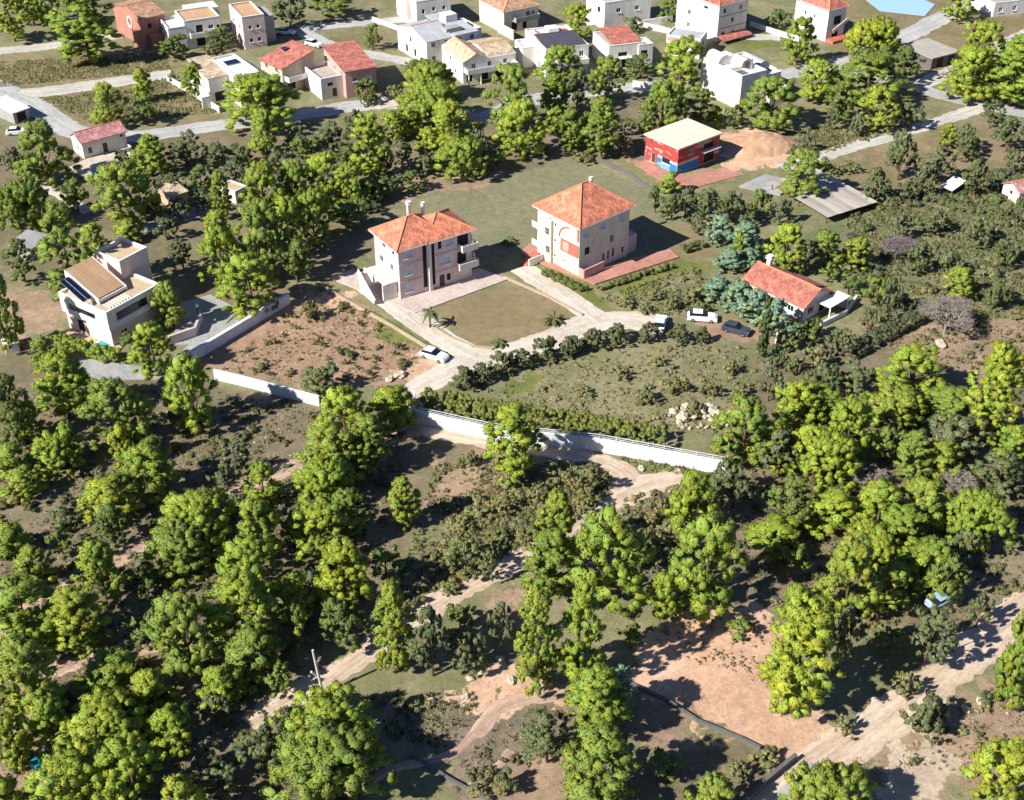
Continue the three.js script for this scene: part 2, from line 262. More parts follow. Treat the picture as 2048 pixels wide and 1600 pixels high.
road('driveway', 'pale sandy drive curving below the villas', [[-14.25,0],[-13.68,-2.11],[-10.44,-6.07],[-6.57,-10.03],[-1.78,-11.66],[3.46,-14.42],[12.83,-20.89],[18.3,-21.63],[23.55,-19.86]], [4.2, 5.4], M.drive, 0.2);
road('driveway', 'paved drive up to the twin-chimney villa', [[-4.74,-10.84],[-10.14,-15.83],[-17.62,-25.09],[-25.52,-34.79]], 4.2, M.drive, 0.12);
road('driveway', 'concrete drive up to the pyramid-roofed villa', [[13.63,-21.33],[8.47,-28.98],[1.33,-38.31]], 4, M.drive, 0.15);
road('dirt_lane', 'beige dirt lane looping round the scrub below the white wall', [[-27.04,58.66],[-25.05,56.53],[-20.53,52.94],[-15.64,47.99],[-7.72,39.99],[0.96,33.09],[8.44,26.29],[13.38,22.11],[15.39,18.26],[13.83,15.43],[8.36,12.96],[-1.62,9.98],[-11.22,6.68],[-13.38,2.67],[-13.18,-0.99]], 3.1, M.lane, 0.35);
road('dirt_lane', 'beige turnout joining the lane bend below the wall', [[13.41,21.61],[17.79,18.88],[22.45,17.53]], [4.5, 2.6], M.lane, 0.5);
road('dirt_track', 'reddish dirt track through the left wood', [[-12.91,6.91],[-21.58,12.19],[-29.69,15.96],[-35.98,20.91],[-44.97,31.3],[-54.56,41.38],[-59.94,47.24]], 2.6, M.track, 0.3);
road('dirt_track', 'reddish track in the shade at lower left', [[-52.56,53.08],[-48.47,50.57],[-43.16,47.99],[-38.38,47.24]], 2, M.track, 0.3);
road('dirt_road', 'wide beige dirt road at lower right', [[67.59,34.23],[58.38,41.94],[47.44,50.79],[38.02,58.53],[31.3,63.64],[26.66,67.26],[22.63,71.28]], 4.6, M.lane, 0.35);
road('footpath', 'pale sloping path left of the modern house pines', [[-89.12,-70.85],[-84.13,-66.6],[-75.47,-58.46]], 2, M.drive, 0.3);
road('footpath', 'orange footpath curving through the grey scrub', [[-3.79,59.84],[-1.26,56.53],[2.96,54.82],[6.67,54.48]], 1.6, M.track, 0.3);
road('footpath', 'thin footpath bending to the shade', [[-16.31,67.26],[-12.15,64.25],[-6.25,62.39],[-3.79,59.71]], 0.7, M.track, 0.15);
road('footpath', 'pale tracks leading to the orange pit', [[-0.2,61.76],[-1.69,64.25],[-4.61,66.67]], 0.6, M.track, 0.15);
slab('driveway', 'grey concrete yard below the hedge of the modern house', [[-65.1,-8.3],[-64.76,-10.98],[-57.65,-9.23],[-50.61,-7.37],[-50.81,-5.03],[-59.47,-5.03]], M.conc, 0.05);
slab('driveway', 'grey concrete drive beside the long white wall', [[-48.99,-8.3],[-49.94,-10.98],[-47.97,-15.83],[-44.23,-20.15],[-39.81,-26.17],[-36.93,-28.03],[-35.64,-26.79],[-42.22,-17.54],[-47.74,-8.3]], M.conc, 0.05);
slab('courtyard', 'shaded grey courtyard beside the modern house', [[-53.24,-26.17],[-48.32,-29.29],[-42.7,-24.64],[-44.23,-20.15],[-47.68,-14.42],[-50.69,-14.42]], M.conc, 0.04);
slab('driveway', 'grey concrete ramp at the bottom edge', [[22.8,70.15],[29.3,63.64],[31.61,63.33],[32.91,65.47],[28.44,70.71]], M.conc, 0.05);
slab('terrace', 'pale paved terrace round the twin-chimney villa', [[-29.73,-34.46],[-26.36,-37.46],[-18.9,-31.69],[-5.3,-37.8],[-0.65,-34.13],[-15.15,-23.42],[-18.49,-26.17]], M.pinkpave, 0.1);
slab('terrace', 'red tiled terrace round the pyramid-roofed villa', [[1.35,-43.51],[3.08,-46.55],[4.75,-44.4],[12.89,-37.46],[26.82,-44.4],[28.05,-41.58],[13.45,-32.5],[3.01,-40.88]], M.redpave, 0.15);
slab('terrace', 'poolside terrace of ochre tiles at the modern house', [[-68.28,-17.54],[-67.14,-19.42],[-61.59,-15.83],[-58.69,-19.42],[-56.98,-18.69],[-58.81,-12.34],[-63.55,-14.7]], M.tan, 0.1);
slab('courtyard', 'sandy yard in front of the mural house', [[23.6,-78.6],[26.78,-82.05],[33.51,-73.02],[40.71,-77.47],[43.02,-73.68],[33.91,-68.5],[28.57,-70.64]], M.redpave, 0.04);
slab('courtyard', 'pale yard of the small pink-roofed house', [[-84.47,-77.47],[-82.19,-81.36],[-75.5,-85.58],[-73.34,-82.75],[-77.2,-75.23],[-80.08,-71.93]], M.paleyard, 0.06);
slab('courtyard', 'concrete yard behind the modern house', [[-64.93,-53.61],[-61.84,-57.48],[-54.34,-62.47],[-52.93,-57.48],[-58.54,-54.57],[-63.82,-50.78]], M.conc, 0.04);
slab('courtyard', 'white terrace below the pink-walled house', [[-31.19,-110.03],[-28.24,-112.84],[-20.84,-114.26],[-17.47,-111.43],[-27.65,-105.92]], M.paleyard, 0.05);

// ---------- buildings ----------
const WT = 0.25;
function opening(g, x0, y0, w, h, k, place) { // part `window` or `door` set back in the wall
  const door = k === 'door' || k === 'gate', dk = k === 'dark' || k === 'slit';
  const m = new THREE.Mesh(uvm(join(new THREE.BoxGeometry(w, h, 0.05).translate(x0 + w / 2, y0 + h / 2, -0.17))), k === 'shut' ? M.pale : door ? M.wood : k === 'gate' ? M.blue : dk ? M.dark : M.glass);
  m.name = door ? 'door' : 'window'; shade(m); place(m); g.add(m);
  const f = 0.07, z = -0.1;
  part(m, 'frame', [bx(w, f, 0.09, x0 + w / 2, y0, z), bx(w, f, 0.09, x0 + w / 2, y0 + h - f, z), bx(f, h - 2 * f, 0.09, x0 + f / 2, y0 + f, z), bx(f, h - 2 * f, 0.09, x0 + w - f / 2, y0 + f, z)], dk ? M.dark : M.frame);
  if (!door && k !== 'slit' && k !== 'arch' && k !== 'dark') part(m, 'sill', bx(w + 0.2, 0.07, 0.16, x0 + w / 2, y0 - 0.075, 0.05), M.frame);
  if (k === 'win' && w > 0.9) part(m, 'mullion', bx(0.06, h - 2 * f, 0.06, x0 + w / 2, y0 + f, z + 0.01), M.frame);
  if (k === 'shut') { for (const s of [0.25, 0.75]) { const L = []; for (let i = 0; i < 5; i++) L.push(bx(w * 0.42, h / 9, 0.04, x0 + w * s, y0 + h * (0.08 + i * 0.18), -0.125)); part(m, 'shutter', L, M.pale); } }
}
function facade(g, L, H, ops, mat, rot, ox, oz) {
  const s = new THREE.Shape([[0, 0], [L, 0], [L, H], [0, H]].map(a => new THREE.Vector2(...a)));
  const place = m => { m.rotation.y = rot; m.position.set(ox, 0, oz); };
  for (const [fx, y, w, h, k] of ops) {
    const x0 = fx * L - w / 2; if (x0 < 0.1 || x0 + w > L - 0.1 || y + h > H - 0.05) continue;
    const p = new THREE.Path(); p.moveTo(x0, y); p.lineTo(x0, y + h); if (k === 'arch') { p.quadraticCurveTo(x0, y + h + w * 0.45, x0 + w / 2, y + h + w * 0.45); p.quadraticCurveTo(x0 + w, y + h + w * 0.45, x0 + w, y + h); } else p.lineTo(x0 + w, y + h); p.lineTo(x0 + w, y); p.closePath(); s.holes.push(p);
    opening(g, x0 + 0.002, y + 0.002, w - 0.004, k === 'arch' ? h + w * 0.42 : h - 0.004, k, place);
  }
  place(part(g, 'wall', new THREE.ExtrudeGeometry(s, { depth: WT, bevelEnabled: false, curveSegments: 6 }).translate(0, 0, -WT), mat));
}
// polygons -> solid roof shell, uv down the slope
function shell(polys, th) {
  const pos = [], nor = [], uv = [], E = {};
  const key = p => p.map(v => v.toFixed(3)).join(), up = new THREE.Vector3(0, 1, 0);
  const add = (a, b, c, n, f) => { for (const p of [a, b, c]) { pos.push(...p); nor.push(n.x, n.y, n.z); uv.push(...f(p)); } };
  for (const P of polys) {
    const A = new THREE.Vector3(...P[0]), n = new THREE.Vector3(...P[1]).sub(A).cross(new THREE.Vector3(...P[2]).sub(A)).normalize(); if (n.y < 0) { P.reverse(); n.negate(); }
    let t = up.clone().cross(n); if (t.length() < 0.01) t.set(1, 0, 0); t.normalize(); const s = n.clone().cross(t);
    const f = p => { const v = new THREE.Vector3(...p); return [v.dot(t), v.dot(s)]; };
    for (let i = 1; i + 1 < P.length; i++) { add(P[0], P[i], P[i + 1], n, f); const d = p => [p[0], p[1] - th, p[2]]; add(d(P[0]), d(P[i + 1]), d(P[i]), n.clone().negate(), f); }
    for (let i = 0; i < P.length; i++) { const a = P[i], b = P[(i + 1) % P.length], k1 = key(a) + key(b), k2 = key(b) + key(a); if (E[k2]) delete E[k2]; else E[k1] = [a, b]; }
  }
  for (const [a, b] of Object.values(E)) { const n = new THREE.Vector3(b[2] - a[2], 0, a[0] - b[0]).normalize().negate(); const c = [b[0], b[1] - th, b[2]], d = [a[0], a[1] - th, a[2]], f = p => [p[0] + p[2], p[1]]; add(a, d, c, n, f); add(a, c, b, n, f); }
  const g = new THREE.BufferGeometry(); g.setAttribute('position', new THREE.Float32BufferAttribute(pos, 3)); g.setAttribute('normal', new THREE.Float32BufferAttribute(nor, 3)); g.setAttribute('uv', new THREE.Float32BufferAttribute(uv, 2)); return g;
}
function caps(roof, segs, mat = M.cap, r = 0.13) { for (const [a, b] of segs) part(roof, 'ridge_cap', bar(a, b, r, 6), mat); }
function hip(g, x, z, w, d, H, rise, o, mat, name = 'roof') {
  const W = w / 2 + o, D = d / 2 + o, e = H - 0.02, t = H + rise, a = [x - W, e, z + D], b = [x + W, e, z + D], c = [x + W, e, z - D], f = [x - W, e, z - D];
  let p, q; if (W > D) { p = [x - W + D, t, z]; q = [x + W - D, t, z]; } else { p = [x, t, z + D - W]; q = [x, t, z - D + W]; }
  const same = Math.abs(W - D) < 0.05; if (same) q = p;
  const polys = W > D ? [[a, b, q, p], [c, f, p, q], [b, c, q], [f, a, p]] : [[a, b, p], [c, f, q], [b, c, q, p], [f, a, p, q]];
  const m = part(g, name, shell(same ? [[a, b, p], [b, c, p], [c, f, p], [f, a, p]] : polys, 0.2), mat, true);
  for (const [q1, q2] of [[a, b], [b, c], [c, f], [f, a]]) part(m, 'gutter', bar(q1, q2, 0.07, 5).translate(0, -0.12, 0), M.rail);
  caps(m, W > D ? [[a, p], [f, p], [b, q], [c, q], [p, q]] : [[a, p], [b, p], [c, q], [f, q], [p, q]].slice(0, same ? 4 : 5), mat === M.tileA ? M.cap : M.capRed || M.cap);
  return m;
}
function gable(g, x, z, w, d, H, rise, o, mat, wallMat, alongX = true) { // ridge along x (or z)
  const W = w / 2 + o, D = d / 2 + o, e = H - 0.02, t = H + rise;
  const k = alongX ? 1 + o / (d / 2) : 1 + o / (w / 2), lo = t - rise * k;
  const polys = alongX ? [[[x - W, lo, z + D], [x + W, lo, z + D], [x + W, t, z], [x - W, t, z]], [[x + W, lo, z - D], [x - W, lo, z - D], [x - W, t, z], [x + W, t, z]]]
    : [[[x + W, lo, z + D], [x + W, lo, z - D], [x, t, z - D], [x, t, z + D]], [[x - W, lo, z - D], [x - W, lo, z + D], [x, t, z + D], [x, t, z - D]]];
  const m = part(g, 'roof', shell(polys, 0.16), mat, true);
  caps(m, [alongX ? [[x - W, t, z], [x + W, t, z]] : [[x, t, z - D], [x, t, z + D]]]);
  for (const s of [-1, 1]) {
    const h = (alongX ? d : w) / 2 - 0.03, sh = new THREE.Shape([new THREE.Vector2(-h, 0), new THREE.Vector2(h, 0), new THREE.Vector2(0, rise - 0.17)]);
    const q = new THREE.ExtrudeGeometry(sh, { depth: WT, bevelEnabled: false }); q.translate(0, 0, -WT);
    if (alongX) { q.rotateY(s * Math.PI / 2); q.translate(x + s * (w / 2 - 0.01), H, z); } else { if (s < 0) q.rotateY(Math.PI); q.translate(x, H, z + s * (d / 2 - 0.01)); }
    part(g, 'gable_wall', q, wallMat);
  }
  return m;
}
function shed(g, x, z, w, d, y0, y1, o, mat, dir = 'z') { // single slope: y0 at near/left, y1 at far/right
  const W = w / 2 + o, D = d / 2 + o, P = dir === 'z' ? [[x - W, y0, z + D], [x + W, y0, z + D], [x + W, y1, z - D], [x - W, y1, z - D]] : [[x - W, y0, z + D], [x + W, y1, z + D], [x + W, y1, z - D], [x - W, y0, z - D]];
  return part(g, 'roof', shell([P], 0.16), mat, true);
}
function flat(g, w, d, H, par, mat, wallMat, x = 0, z = 0) { // slab inside the parapet and a coping round it
  part(g, 'roof', bx(w - 2 * WT - 0.01, 0.2, d - 2 * WT - 0.01, x, H - par - 0.2, z), mat);
  const t = WT + 0.1; part(g, 'coping', [bx(w + 0.1, 0.08, t, x, H, z + d / 2 - WT / 2), bx(w + 0.1, 0.08, t, x, H, z - d / 2 + WT / 2), bx(t, 0.08, d - 2 * WT - 0.1, x - w / 2 + WT / 2, H, z), bx(t, 0.08, d - 2 * WT - 0.1, x + w / 2 - WT / 2, H, z)], wallMat);
}
function block(g, w, d, H, ops, mat, x = 0, z = 0) { // four walls round the point x, z
  facade(g, w, H, ops.f || [], mat, 0, x - w / 2, z + d / 2); facade(g, w, H, ops.b || [], mat, Math.PI, x + w / 2, z - d / 2);
  facade(g, d - 2 * WT, H, ops.l || [], mat, -Math.PI / 2, x - w / 2, z - d / 2 + WT); facade(g, d - 2 * WT, H, ops.r || [], mat, Math.PI / 2, x + w / 2, z + d / 2 - WT);
}
function house(name, label, [cx, cz, w, d, rot], fn) { const g = thing(name, label, 'house', cx, cz, rot); fn(g, w, d); return g; }
function chimney(g, x, y, z, h, mat = M.white, s = 0.6) { const m = part(g, 'chimney', bx(s, h, s, x, y, z), mat); part(m, 'chimney_cap', [bx(s * 1.6, 0.12, s * 1.6, x, y + h, z), bx(s * 0.9, 0.3, s * 0.9, x, y + h + 0.12, z), bx(s * 1.4, 0.1, s * 1.4, x, y + h + 0.42, z)], mat); }
function balcony(g, x, y, z, w, d, mat = M.white, h = 0.95) { // slab with a low wall on three sides; z is the wall face, it grows along +z
  const m = part(g, 'balcony', rbx(w, 0.2, d, x, y, z + d / 2), mat); part(m, 'balcony_wall', [bx(w, h, 0.12, x, y + 0.2, z + d - 0.06), bx(0.12, h, d - 0.12, x - w / 2 + 0.06, y + 0.2, z + (d - 0.12) / 2), bx(0.12, h, d - 0.12, x + w / 2 - 0.06, y + 0.2, z + (d - 0.12) / 2)], mat); return m;
}
function solar(g, x, y, z, w, d, tilt = 0, rot = 0) { const m = part(g, 'solar_panel', new THREE.BoxGeometry(w, 0.08, d), M.solar); m.position.set(x, y, z); m.rotation.set(tilt, rot, 0, 'YXZ'); part(m, 'panel_frame', [new THREE.BoxGeometry(w, 0.1, 0.06).translate(0, 0, d / 2 + 0.03), new THREE.BoxGeometry(w, 0.1, 0.06).translate(0, 0, -d / 2 - 0.03), new THREE.BoxGeometry(0.06, 0.1, d).translate(w / 2 + 0.03, 0, 0), new THREE.BoxGeometry(0.06, 0.1, d).translate(-w / 2 - 0.03, 0, 0)], M.metal); return m; }

// twin-chimney villa
house('villa', 'three-storey pinkish villa with hipped clay roof and two white chimneys', [-14.3,-34.67,14.51,9.18,0.58], (g, W, D) => {
  const w = W - 1.2, d = D - 1.2, H = 9;
  block(g, w, d, H, {
    f: [[0.13, 1, 1.5, 1.3, 'shut'], [0.13, 4, 1.2, 1.2, 'shut'], [0.13, 7, 1.5, 1.2, 'shut'], [0.35, 0.9, 0.7, 7.6, 'slit'], [0.46, 0.9, 0.7, 7.6, 'slit'], [0.58, 0.1, 1.1, 2.2, 'door'], [0.67, 0.9, 0.7, 1.2, 'dark'], [0.63, 4, 2, 1.3, 'shut'], [0.56, 7, 0.6, 1.5, 'dark'], [0.7, 7.1, 1.5, 1.2, 'shut'], [0.86, 3.3, 1.6, 2.1, 'dark'], [0.88, 6.4, 2, 2.1, 'dark']],
    l: [[0.25, 4.2, 1.2, 1.2, 'win'], [0.7, 4.2, 1.0, 1.2, 'win'], [0.4, 7.2, 1.2, 1.2, 'win'], [0.8, 7.2, 0.8, 1.1, 'win']],
    r: [[0.3, 3.3, 1.6, 2.1, 'dark'], [0.7, 6.3, 1.6, 2.1, 'dark']],
  }, M.pinkish);
  part(g, 'stair_column', [bx(0.5, 8.6, 0.5, -w / 2 + w * 0.405, 0, d / 2 + 0.25)], M.white);
  for (const y of [2.9, 5.9]) part(g, 'string_course', [bx(w * 0.3, 0.22, 0.07, -w * 0.35, y, d / 2 + 0.035), bx(w * 0.5, 0.22, 0.07, w * 0.25, y, d / 2 + 0.035)], M.lav);
  for (const [y, ww] of [[2.6, 3.6], [5.7, 3]]) balcony(g, w / 2 - ww / 2 + 0.6, y, d / 2, ww, 1.3);
  part(g, 'balcony', [rbx(1.3, 0.2, 5, w / 2 + 0.65, 2.6, 0.4), bx(0.12, 0.9, 5, w / 2 + 1.24, 2.8, 0.4)], M.white);
  part(g, 'balcony', [rbx(1.1, 0.2, 4.4, w / 2 + 0.55, 5.7, 0.4), bx(0.12, 0.9, 4.4, w / 2 + 1.04, 5.9, 0.4)], M.white);
  part(g, 'wing_wall', [bx(0.3, 3.4, 3, -w / 2 - 2.6, 0, -d / 2 + 2.5), bx(2.5, 3.0, 0.3, -w / 2 - 1.35, 0, d / 2 - 1), bx(2.4, 0.2, d - 1.6, -w / 2 - 1.25, 3.0, 0.2)], M.white);
  const st = []; for (let i = 0; i < 14; i++) st.push(bx(1.3, 0.22 + i * 0.22, 0.36, -w / 2 - 3.5, 0, d / 2 - 1.2 - i * 0.36)); part(g, 'outdoor_stair', st, M.pinkish);
  part(g, 'stair_wall', [beam([-w / 2 - 4.2, 0.6, d / 2 - 0.8], [-w / 2 - 4.2, 3.6, d / 2 - 6.2], 0.18, 1.2)], M.white);
  hip(g, -w * 0.16, 0, w * 0.68, d, H, 3.0, 0.6, M.tileA);
  hip(g, w * 0.2, 0.25, w * 0.6, d * 0.95, H - 0.06, 2.3, 0.62, M.tileA, 'side_roof');
  chimney(g, -0.6, H + 1.2, -d / 2 + 0.9, 2.0, M.white, 0.52); chimney(g, 1.9, H + 0.8, -d / 2 + 1.1, 1.7, M.white, 0.42);
});
// pyramid-roofed villa
house('villa', 'three-storey cream villa with steep pyramid clay roof and red terrace', [11.83,-42.52,12.77,11.4,0.72], (g, W, D) => {
  const w = W - 1.4, d = D - 1.4, H = 9.3;
  block(g, w, d, H, {
    f: [[0.16, 3.6, 1.1, 1.3, 'dark'], [0.66, 3.9, 1.0, 1.3, 'win'], [0.5, 0.9, 0.65, 1.3, 'arch'], [0.6, 0.9, 0.65, 1.4, 'arch'], [0.7, 0.9, 0.65, 1.5, 'arch'], [0.9, 0.9, 0.6, 1.2, 'win'], [0.12, 6.9, 1.3, 1.2, 'shut'], [0.45, 7.0, 1.3, 1.2, 'shut'], [0.85, 7, 1, 1.2, 'shut']],
    l: [[0.3, 3.2, 0.3, 5, 'slit'], [0.18, 6.8, 0.5, 0.7, 'win'], [0.42, 7, 0.5, 0.7, 'win'], [0.18, 4.2, 0.5, 0.6, 'win'], [0.42, 4.2, 0.5, 0.6, 'win'], [0.42, 1.4, 0.5, 0.6, 'win'], [0.65, 1.4, 0.5, 0.5, 'win']],
    r: [[0.3, 3.3, 1.6, 2.1, 'dark'], [0.3, 6.3, 1.6, 2.1, 'dark'], [0.7, 0.3, 2, 2.1, 'dark']],
  }, M.cream);
  const z1 = d / 2; // red loggia band on the lit side, wrapped round the near corner
  part(g, 'loggia_band', [bx(0.12, 2.2, d * 0.42, -w / 2 - 0.06, 3.4, z1 - d * 0.21 - 0.1)], M.redpl);
  part(g, 'loggia_curtain', bx(0.06, 1.6, 1.4, -w / 2 - 0.15, 3.7, z1 - d * 0.3), M.pinkpl);
  part(g, 'arched_band', [new THREE.TorusGeometry(2.2, 0.14, 6, 14, Math.PI * 0.5).rotateY(Math.PI / 2).translate(-w / 2 - 0.03, 5.8, z1 - 2.5), bx(0.14, 3.2, 0.34, -w / 2 - 0.07, 6.4, z1 - 0.3)], M.redpl);
  part(g, 'chimney_breast', [rbx(0.5, 8, 1.6, -w / 2 - 0.25, 0, -d * 0.2)], M.cream);
  for (const [y, l] of [[2.6, 5], [5.7, 4]]) { const m = part(g, 'balcony', [rbx(1.5, 0.2, l, w / 2 + 0.75, y, 0)], M.white); part(m, 'balcony_wall', bx(0.12, 0.95, l, w / 2 + 1.44, y + 0.2, 0), M.cream); }
  part(g, 'porch_wing', [bx(2.4, 3.2, 4.6, w / 2 + 1.2, 0, d / 2 - 2.6)], M.lav);
  for (const [y, l] of [[2.6, 3.4], [5.9, 3.2]]) { const m = part(g, 'balcony', [rbx(1.3, 0.2, l, -w / 2 - 0.65, y, -d / 2 + l / 2)], M.white); part(m, 'balcony_wall', bx(0.12, 0.9, l, -w / 2 - 1.24, y + 0.2, -d / 2 + l / 2), M.white); }
  part(g, 'ramp_wall', [bx(4.6, 1.6, 0.25, -w / 2 + 2.4, 0.15, d / 2 + 1.1), bx(0.25, 1.6, 1.0, -w / 2 + 0.15, 0.15, d / 2 + 0.5)], M.pinkpl);
  const st = []; for (let i = 0; i < 8; i++) st.push(bx(0.35, 0.2 + i * 0.2, 1.6, -w / 2 - 3.8 + i * 0.35, 0, -d / 2 + 1.2)); part(g, 'outdoor_stair', st, M.redpl);
  part(g, 'stair_wall', bx(3.2, 1.4, 0.2, -w / 2 - 2.2, 0, -d / 2 + 2.1), M.white);
  hip(g, 0, 0, w, d, H, 4.1, 0.7, M.tileA);
  chimney(g, w * 0.3, H + 0.9, -d * 0.2, 1.9, M.white, 0.42);
});
// modern house at left
house('modern_house', 'white modern house with sloping ochre roof and stair tower', [-61.05,-20.68,9.27,9.47,0.97], (g, w0, d0) => {
  const w = w0 * 1.06, d = d0 * 1.06;
  const H = 6.4;
  block(g, w, d, 3.2, { f: [[0.25, 0.6, 1.2, 1.4, 'win']], l: [[0.3, 0.4, 1.4, 2, 'dark']] }, M.pinkish);
  // upper storey overhangs the lower one
  const U = new THREE.Group(); U.name = 'upper_storey'; U.position.set(-0.2, 3.2, 0.2); g.add(U);
  block(U, w + 0.6, d + 0.6, 3.2, { f: [[0.45, 0.9, w * 0.62, 1.5, 'glass']], l: [[0.45, 0.9, d * 0.6, 1.1, 'glass']], r: [[0.5, 1, 1.2, 1.2, 'win']] }, M.white);
  flat(U, w + 0.6, d + 0.6, 3.2, 0.35, M.tan, M.white);
  const sl = []; for (let i = 0; i < 8; i++) sl.push(bx(0.12, 0.15, 1.7, -w / 2 + 0.7 + i * 0.55, H + 0.12, d / 2 - 0.6)); part(g, 'pergola', sl, M.white);
  const rz = -d * 0.12; // sloping roof block, rising to the back
  part(g, 'roof', shell([[[-w * 0.38, H + 0.5, d * 0.2], [w * 0.12, H + 0.5, d * 0.2], [w * 0.12, H + 3.3, -d * 0.45], [-w * 0.38, H + 3.3, -d * 0.45]]], 0.2), M.ochre, true);
  for (const x of [-w * 0.38 - 0.13, w * 0.12 + 0.13]) { const s = new THREE.Shape([[-d * 0.24, 0], [d * 0.45, 0], [d * 0.45, 3.6], [-d * 0.24, 0.7]].map(a => new THREE.Vector2(...a))); part(g, 'gable_wall', new THREE.ExtrudeGeometry(s, { depth: 0.24, bevelEnabled: false }).rotateY(Math.PI / 2).translate(x - 0.12, H - 0.3, 0), M.white); }
  part(g, 'parapet', bx(w * 0.5, 0.5, 0.25, -w * 0.13, H - 0.2, d * 0.2 + 0.15), M.white);
  for (const i of [0, 1]) solar(g, -w * 0.38 - 0.9 - i * 0.9, H + 1.7 + 0 * i, -d * 0.1, 0.7, d * 0.5, Math.atan2(2.8, d * 0.65));
  const TW = new THREE.Group(); TW.name = 'stair_tower'; TW.position.set(w * 0.6, 0, -d * 0.34); g.add(TW);
  block(TW, w * 0.56, d * 0.56, 9.2, { f: [], r: [] }, M.pinkish); flat(TW, w * 0.56, d * 0.56, 9.2, 0.5, M.tan, M.white);
});
// mural house
const mural = (() => { // painted walls: red field with pale and grey shapes, a blue lower band
  const fn = (o, b0, b1) => tex(512, 1, (u, v, i, j) => {
    const a = fbm(u * 5 + o, v * 3), b = fbm(u * 3 + 40, v * 6 + o * 3), edge = 0.36 + 0.1 * (a - 0.5), k = 0.92 + 0.16 * (NP[(i * 57 + j * 331) & 65535] - 0.5);
    let c = b > 0.6 ? [200, 158, 150] : a > 0.62 ? [124, 78, 76] : [186, 70, 62];
    if (u > b0 && u < b1 && v < edge) c = b > 0.56 ? [120, 184, 202] : [48, 132, 186]; else if (u > b0 && u < b1 && v < edge + 0.1) c = [214, 196, 186];
    return c.map(x => Math.min(255, x * k));
  });
  return [fn(3, 0.38, 1.1), fn(6, -0.1, 0.5)].map(t => new THREE.MeshStandardMaterial({ map: t, roughness: 0.85 }));
})();
house('mural_house', 'boxy house with red and blue painted walls and cream flat roof', [32.72,-81.01,11.92,9.29,0.69], (g, W, D) => {
  const w = W - 0.6, d = D - 0.6, H = 5.2, uvw = (L) => geo => { const p = geo.attributes.position, uv = geo.attributes.uv; for (let i = 0; i < p.count; i++) uv.setXY(i, p.getX(i) / L, p.getY(i) / H); return geo; };
  const wall = (L, ops, mat, rot, ox, oz) => { const before = g.children.length; facade(g, L, H, ops, mat, rot, ox, oz); const m = g.children[g.children.length - 1]; uvw(L)(m.geometry); };
  wall(w, [[0.76, 0.4, 2.6, 2.0, 'dark'], [0.3, 3.3, 1.6, 0.9, 'win'], [0.72, 3.3, 2.6, 1.0, 'dark']], mural[1], 0, -w / 2, d / 2);
  wall(d - 2 * WT, [[0.25, 0.2, 1.2, 2.2, 'door'], [0.65, 1.2, 2.2, 1.3, 'pane']], mural[0], -Math.PI / 2, -w / 2, -d / 2 + WT);
  wall(w, [], mural[1], Math.PI, w / 2, -d / 2); wall(d - 2 * WT, [], mural[1], Math.PI / 2, w / 2, d / 2 - WT);
  part(g, 'roof', rbx(W + 0.1, 0.3, D + 0.1, 0, H, 0, 0.06), M.creamroof);
  part(g, 'canopy', bx(w * 0.42, 0.12, 1.0, w * 0.25, 2.9, d / 2 + 0.5), M.white2);
});
// red-roofed bungalow
house('bungalow', 'long low bungalow with red clay gable roof and white end wall', [43.34,-27.24,7.42,12.13,0.75], (g, W, D) => {
  const w = W - 0.8, d = D - 0.8, H = 3.2;
  block(g, w, d, H, { f: [[0.3, 0.9, 1.4, 1.2, 'win'], [0.75, 0.1, 1.4, 2.1, 'dark']], l: [[0.2, 1, 1.2, 1.1, 'win'], [0.5, 1, 1.2, 1.1, 'win'], [0.8, 1, 1.2, 1.1, 'win']] }, M.white2);
  gable(g, 0, 0, w, d, H, 1.6, 0.5, M.tileRed, M.white2, false);
  part(g, 'cross_roof', shell([[[w / 2 + 0.5, H + 0.1, -0.5], [w / 2 + 0.5, H + 0.1, d * 0.42], [w * 0.02, H + 1.75, d * 0.42], [w * 0.02, H + 1.75, -0.5]]], 0.16), M.tileRed, true);
  chimney(g, w * 0.2, H + 0.6, -d * 0.42, 1.6, M.white, 0.7);
  part(g, 'veranda', [bx(w * 0.8, 0.15, 2.4, w * 0.35, 2.5, d / 2 + 1.6), bx(0.2, 2.5, 0.2, w * 0.7, 0, d / 2 + 2.6), bx(0.2, 2.5, 0.2, 0, 0, d / 2 + 2.6), bx(0.3, 1.1, 4.6, w / 2 + 1.9, 0, d / 2 - 0.4)], M.white);
});
// small pink-roofed house
house('small_house', 'small white house with pink tiled shed roof beside the street', [-80.83,-86.08,9.38,4.89,0.69], (g, W, D) => {
  const w = W - 0.4, d = Math.max(5, D), H = 3.5;
  block(g, w, d, H, { f: [[0.16, 0.8, 0.9, 0.9, 'arch'], [0.5, 0.1, 1.1, 2.1, 'door'], [0.9, 2.4, 0.5, 0.5, 'dark']], l: [[0.5, 1.0, 0.8, 1.0, 'win']] }, M.white);
  gable(g, 0, 0, w, d, H, 1.2, 0.35, M.tilePink, M.white);
  part(g, 'porch_wall', [bx(3.2, 0.9, 0.2, w * 0.3, 0, d / 2 + 2.2), bx(0.2, 0.9, 2, w * 0.3 + 1.6, 0, d / 2 + 1.1)], M.white);
});
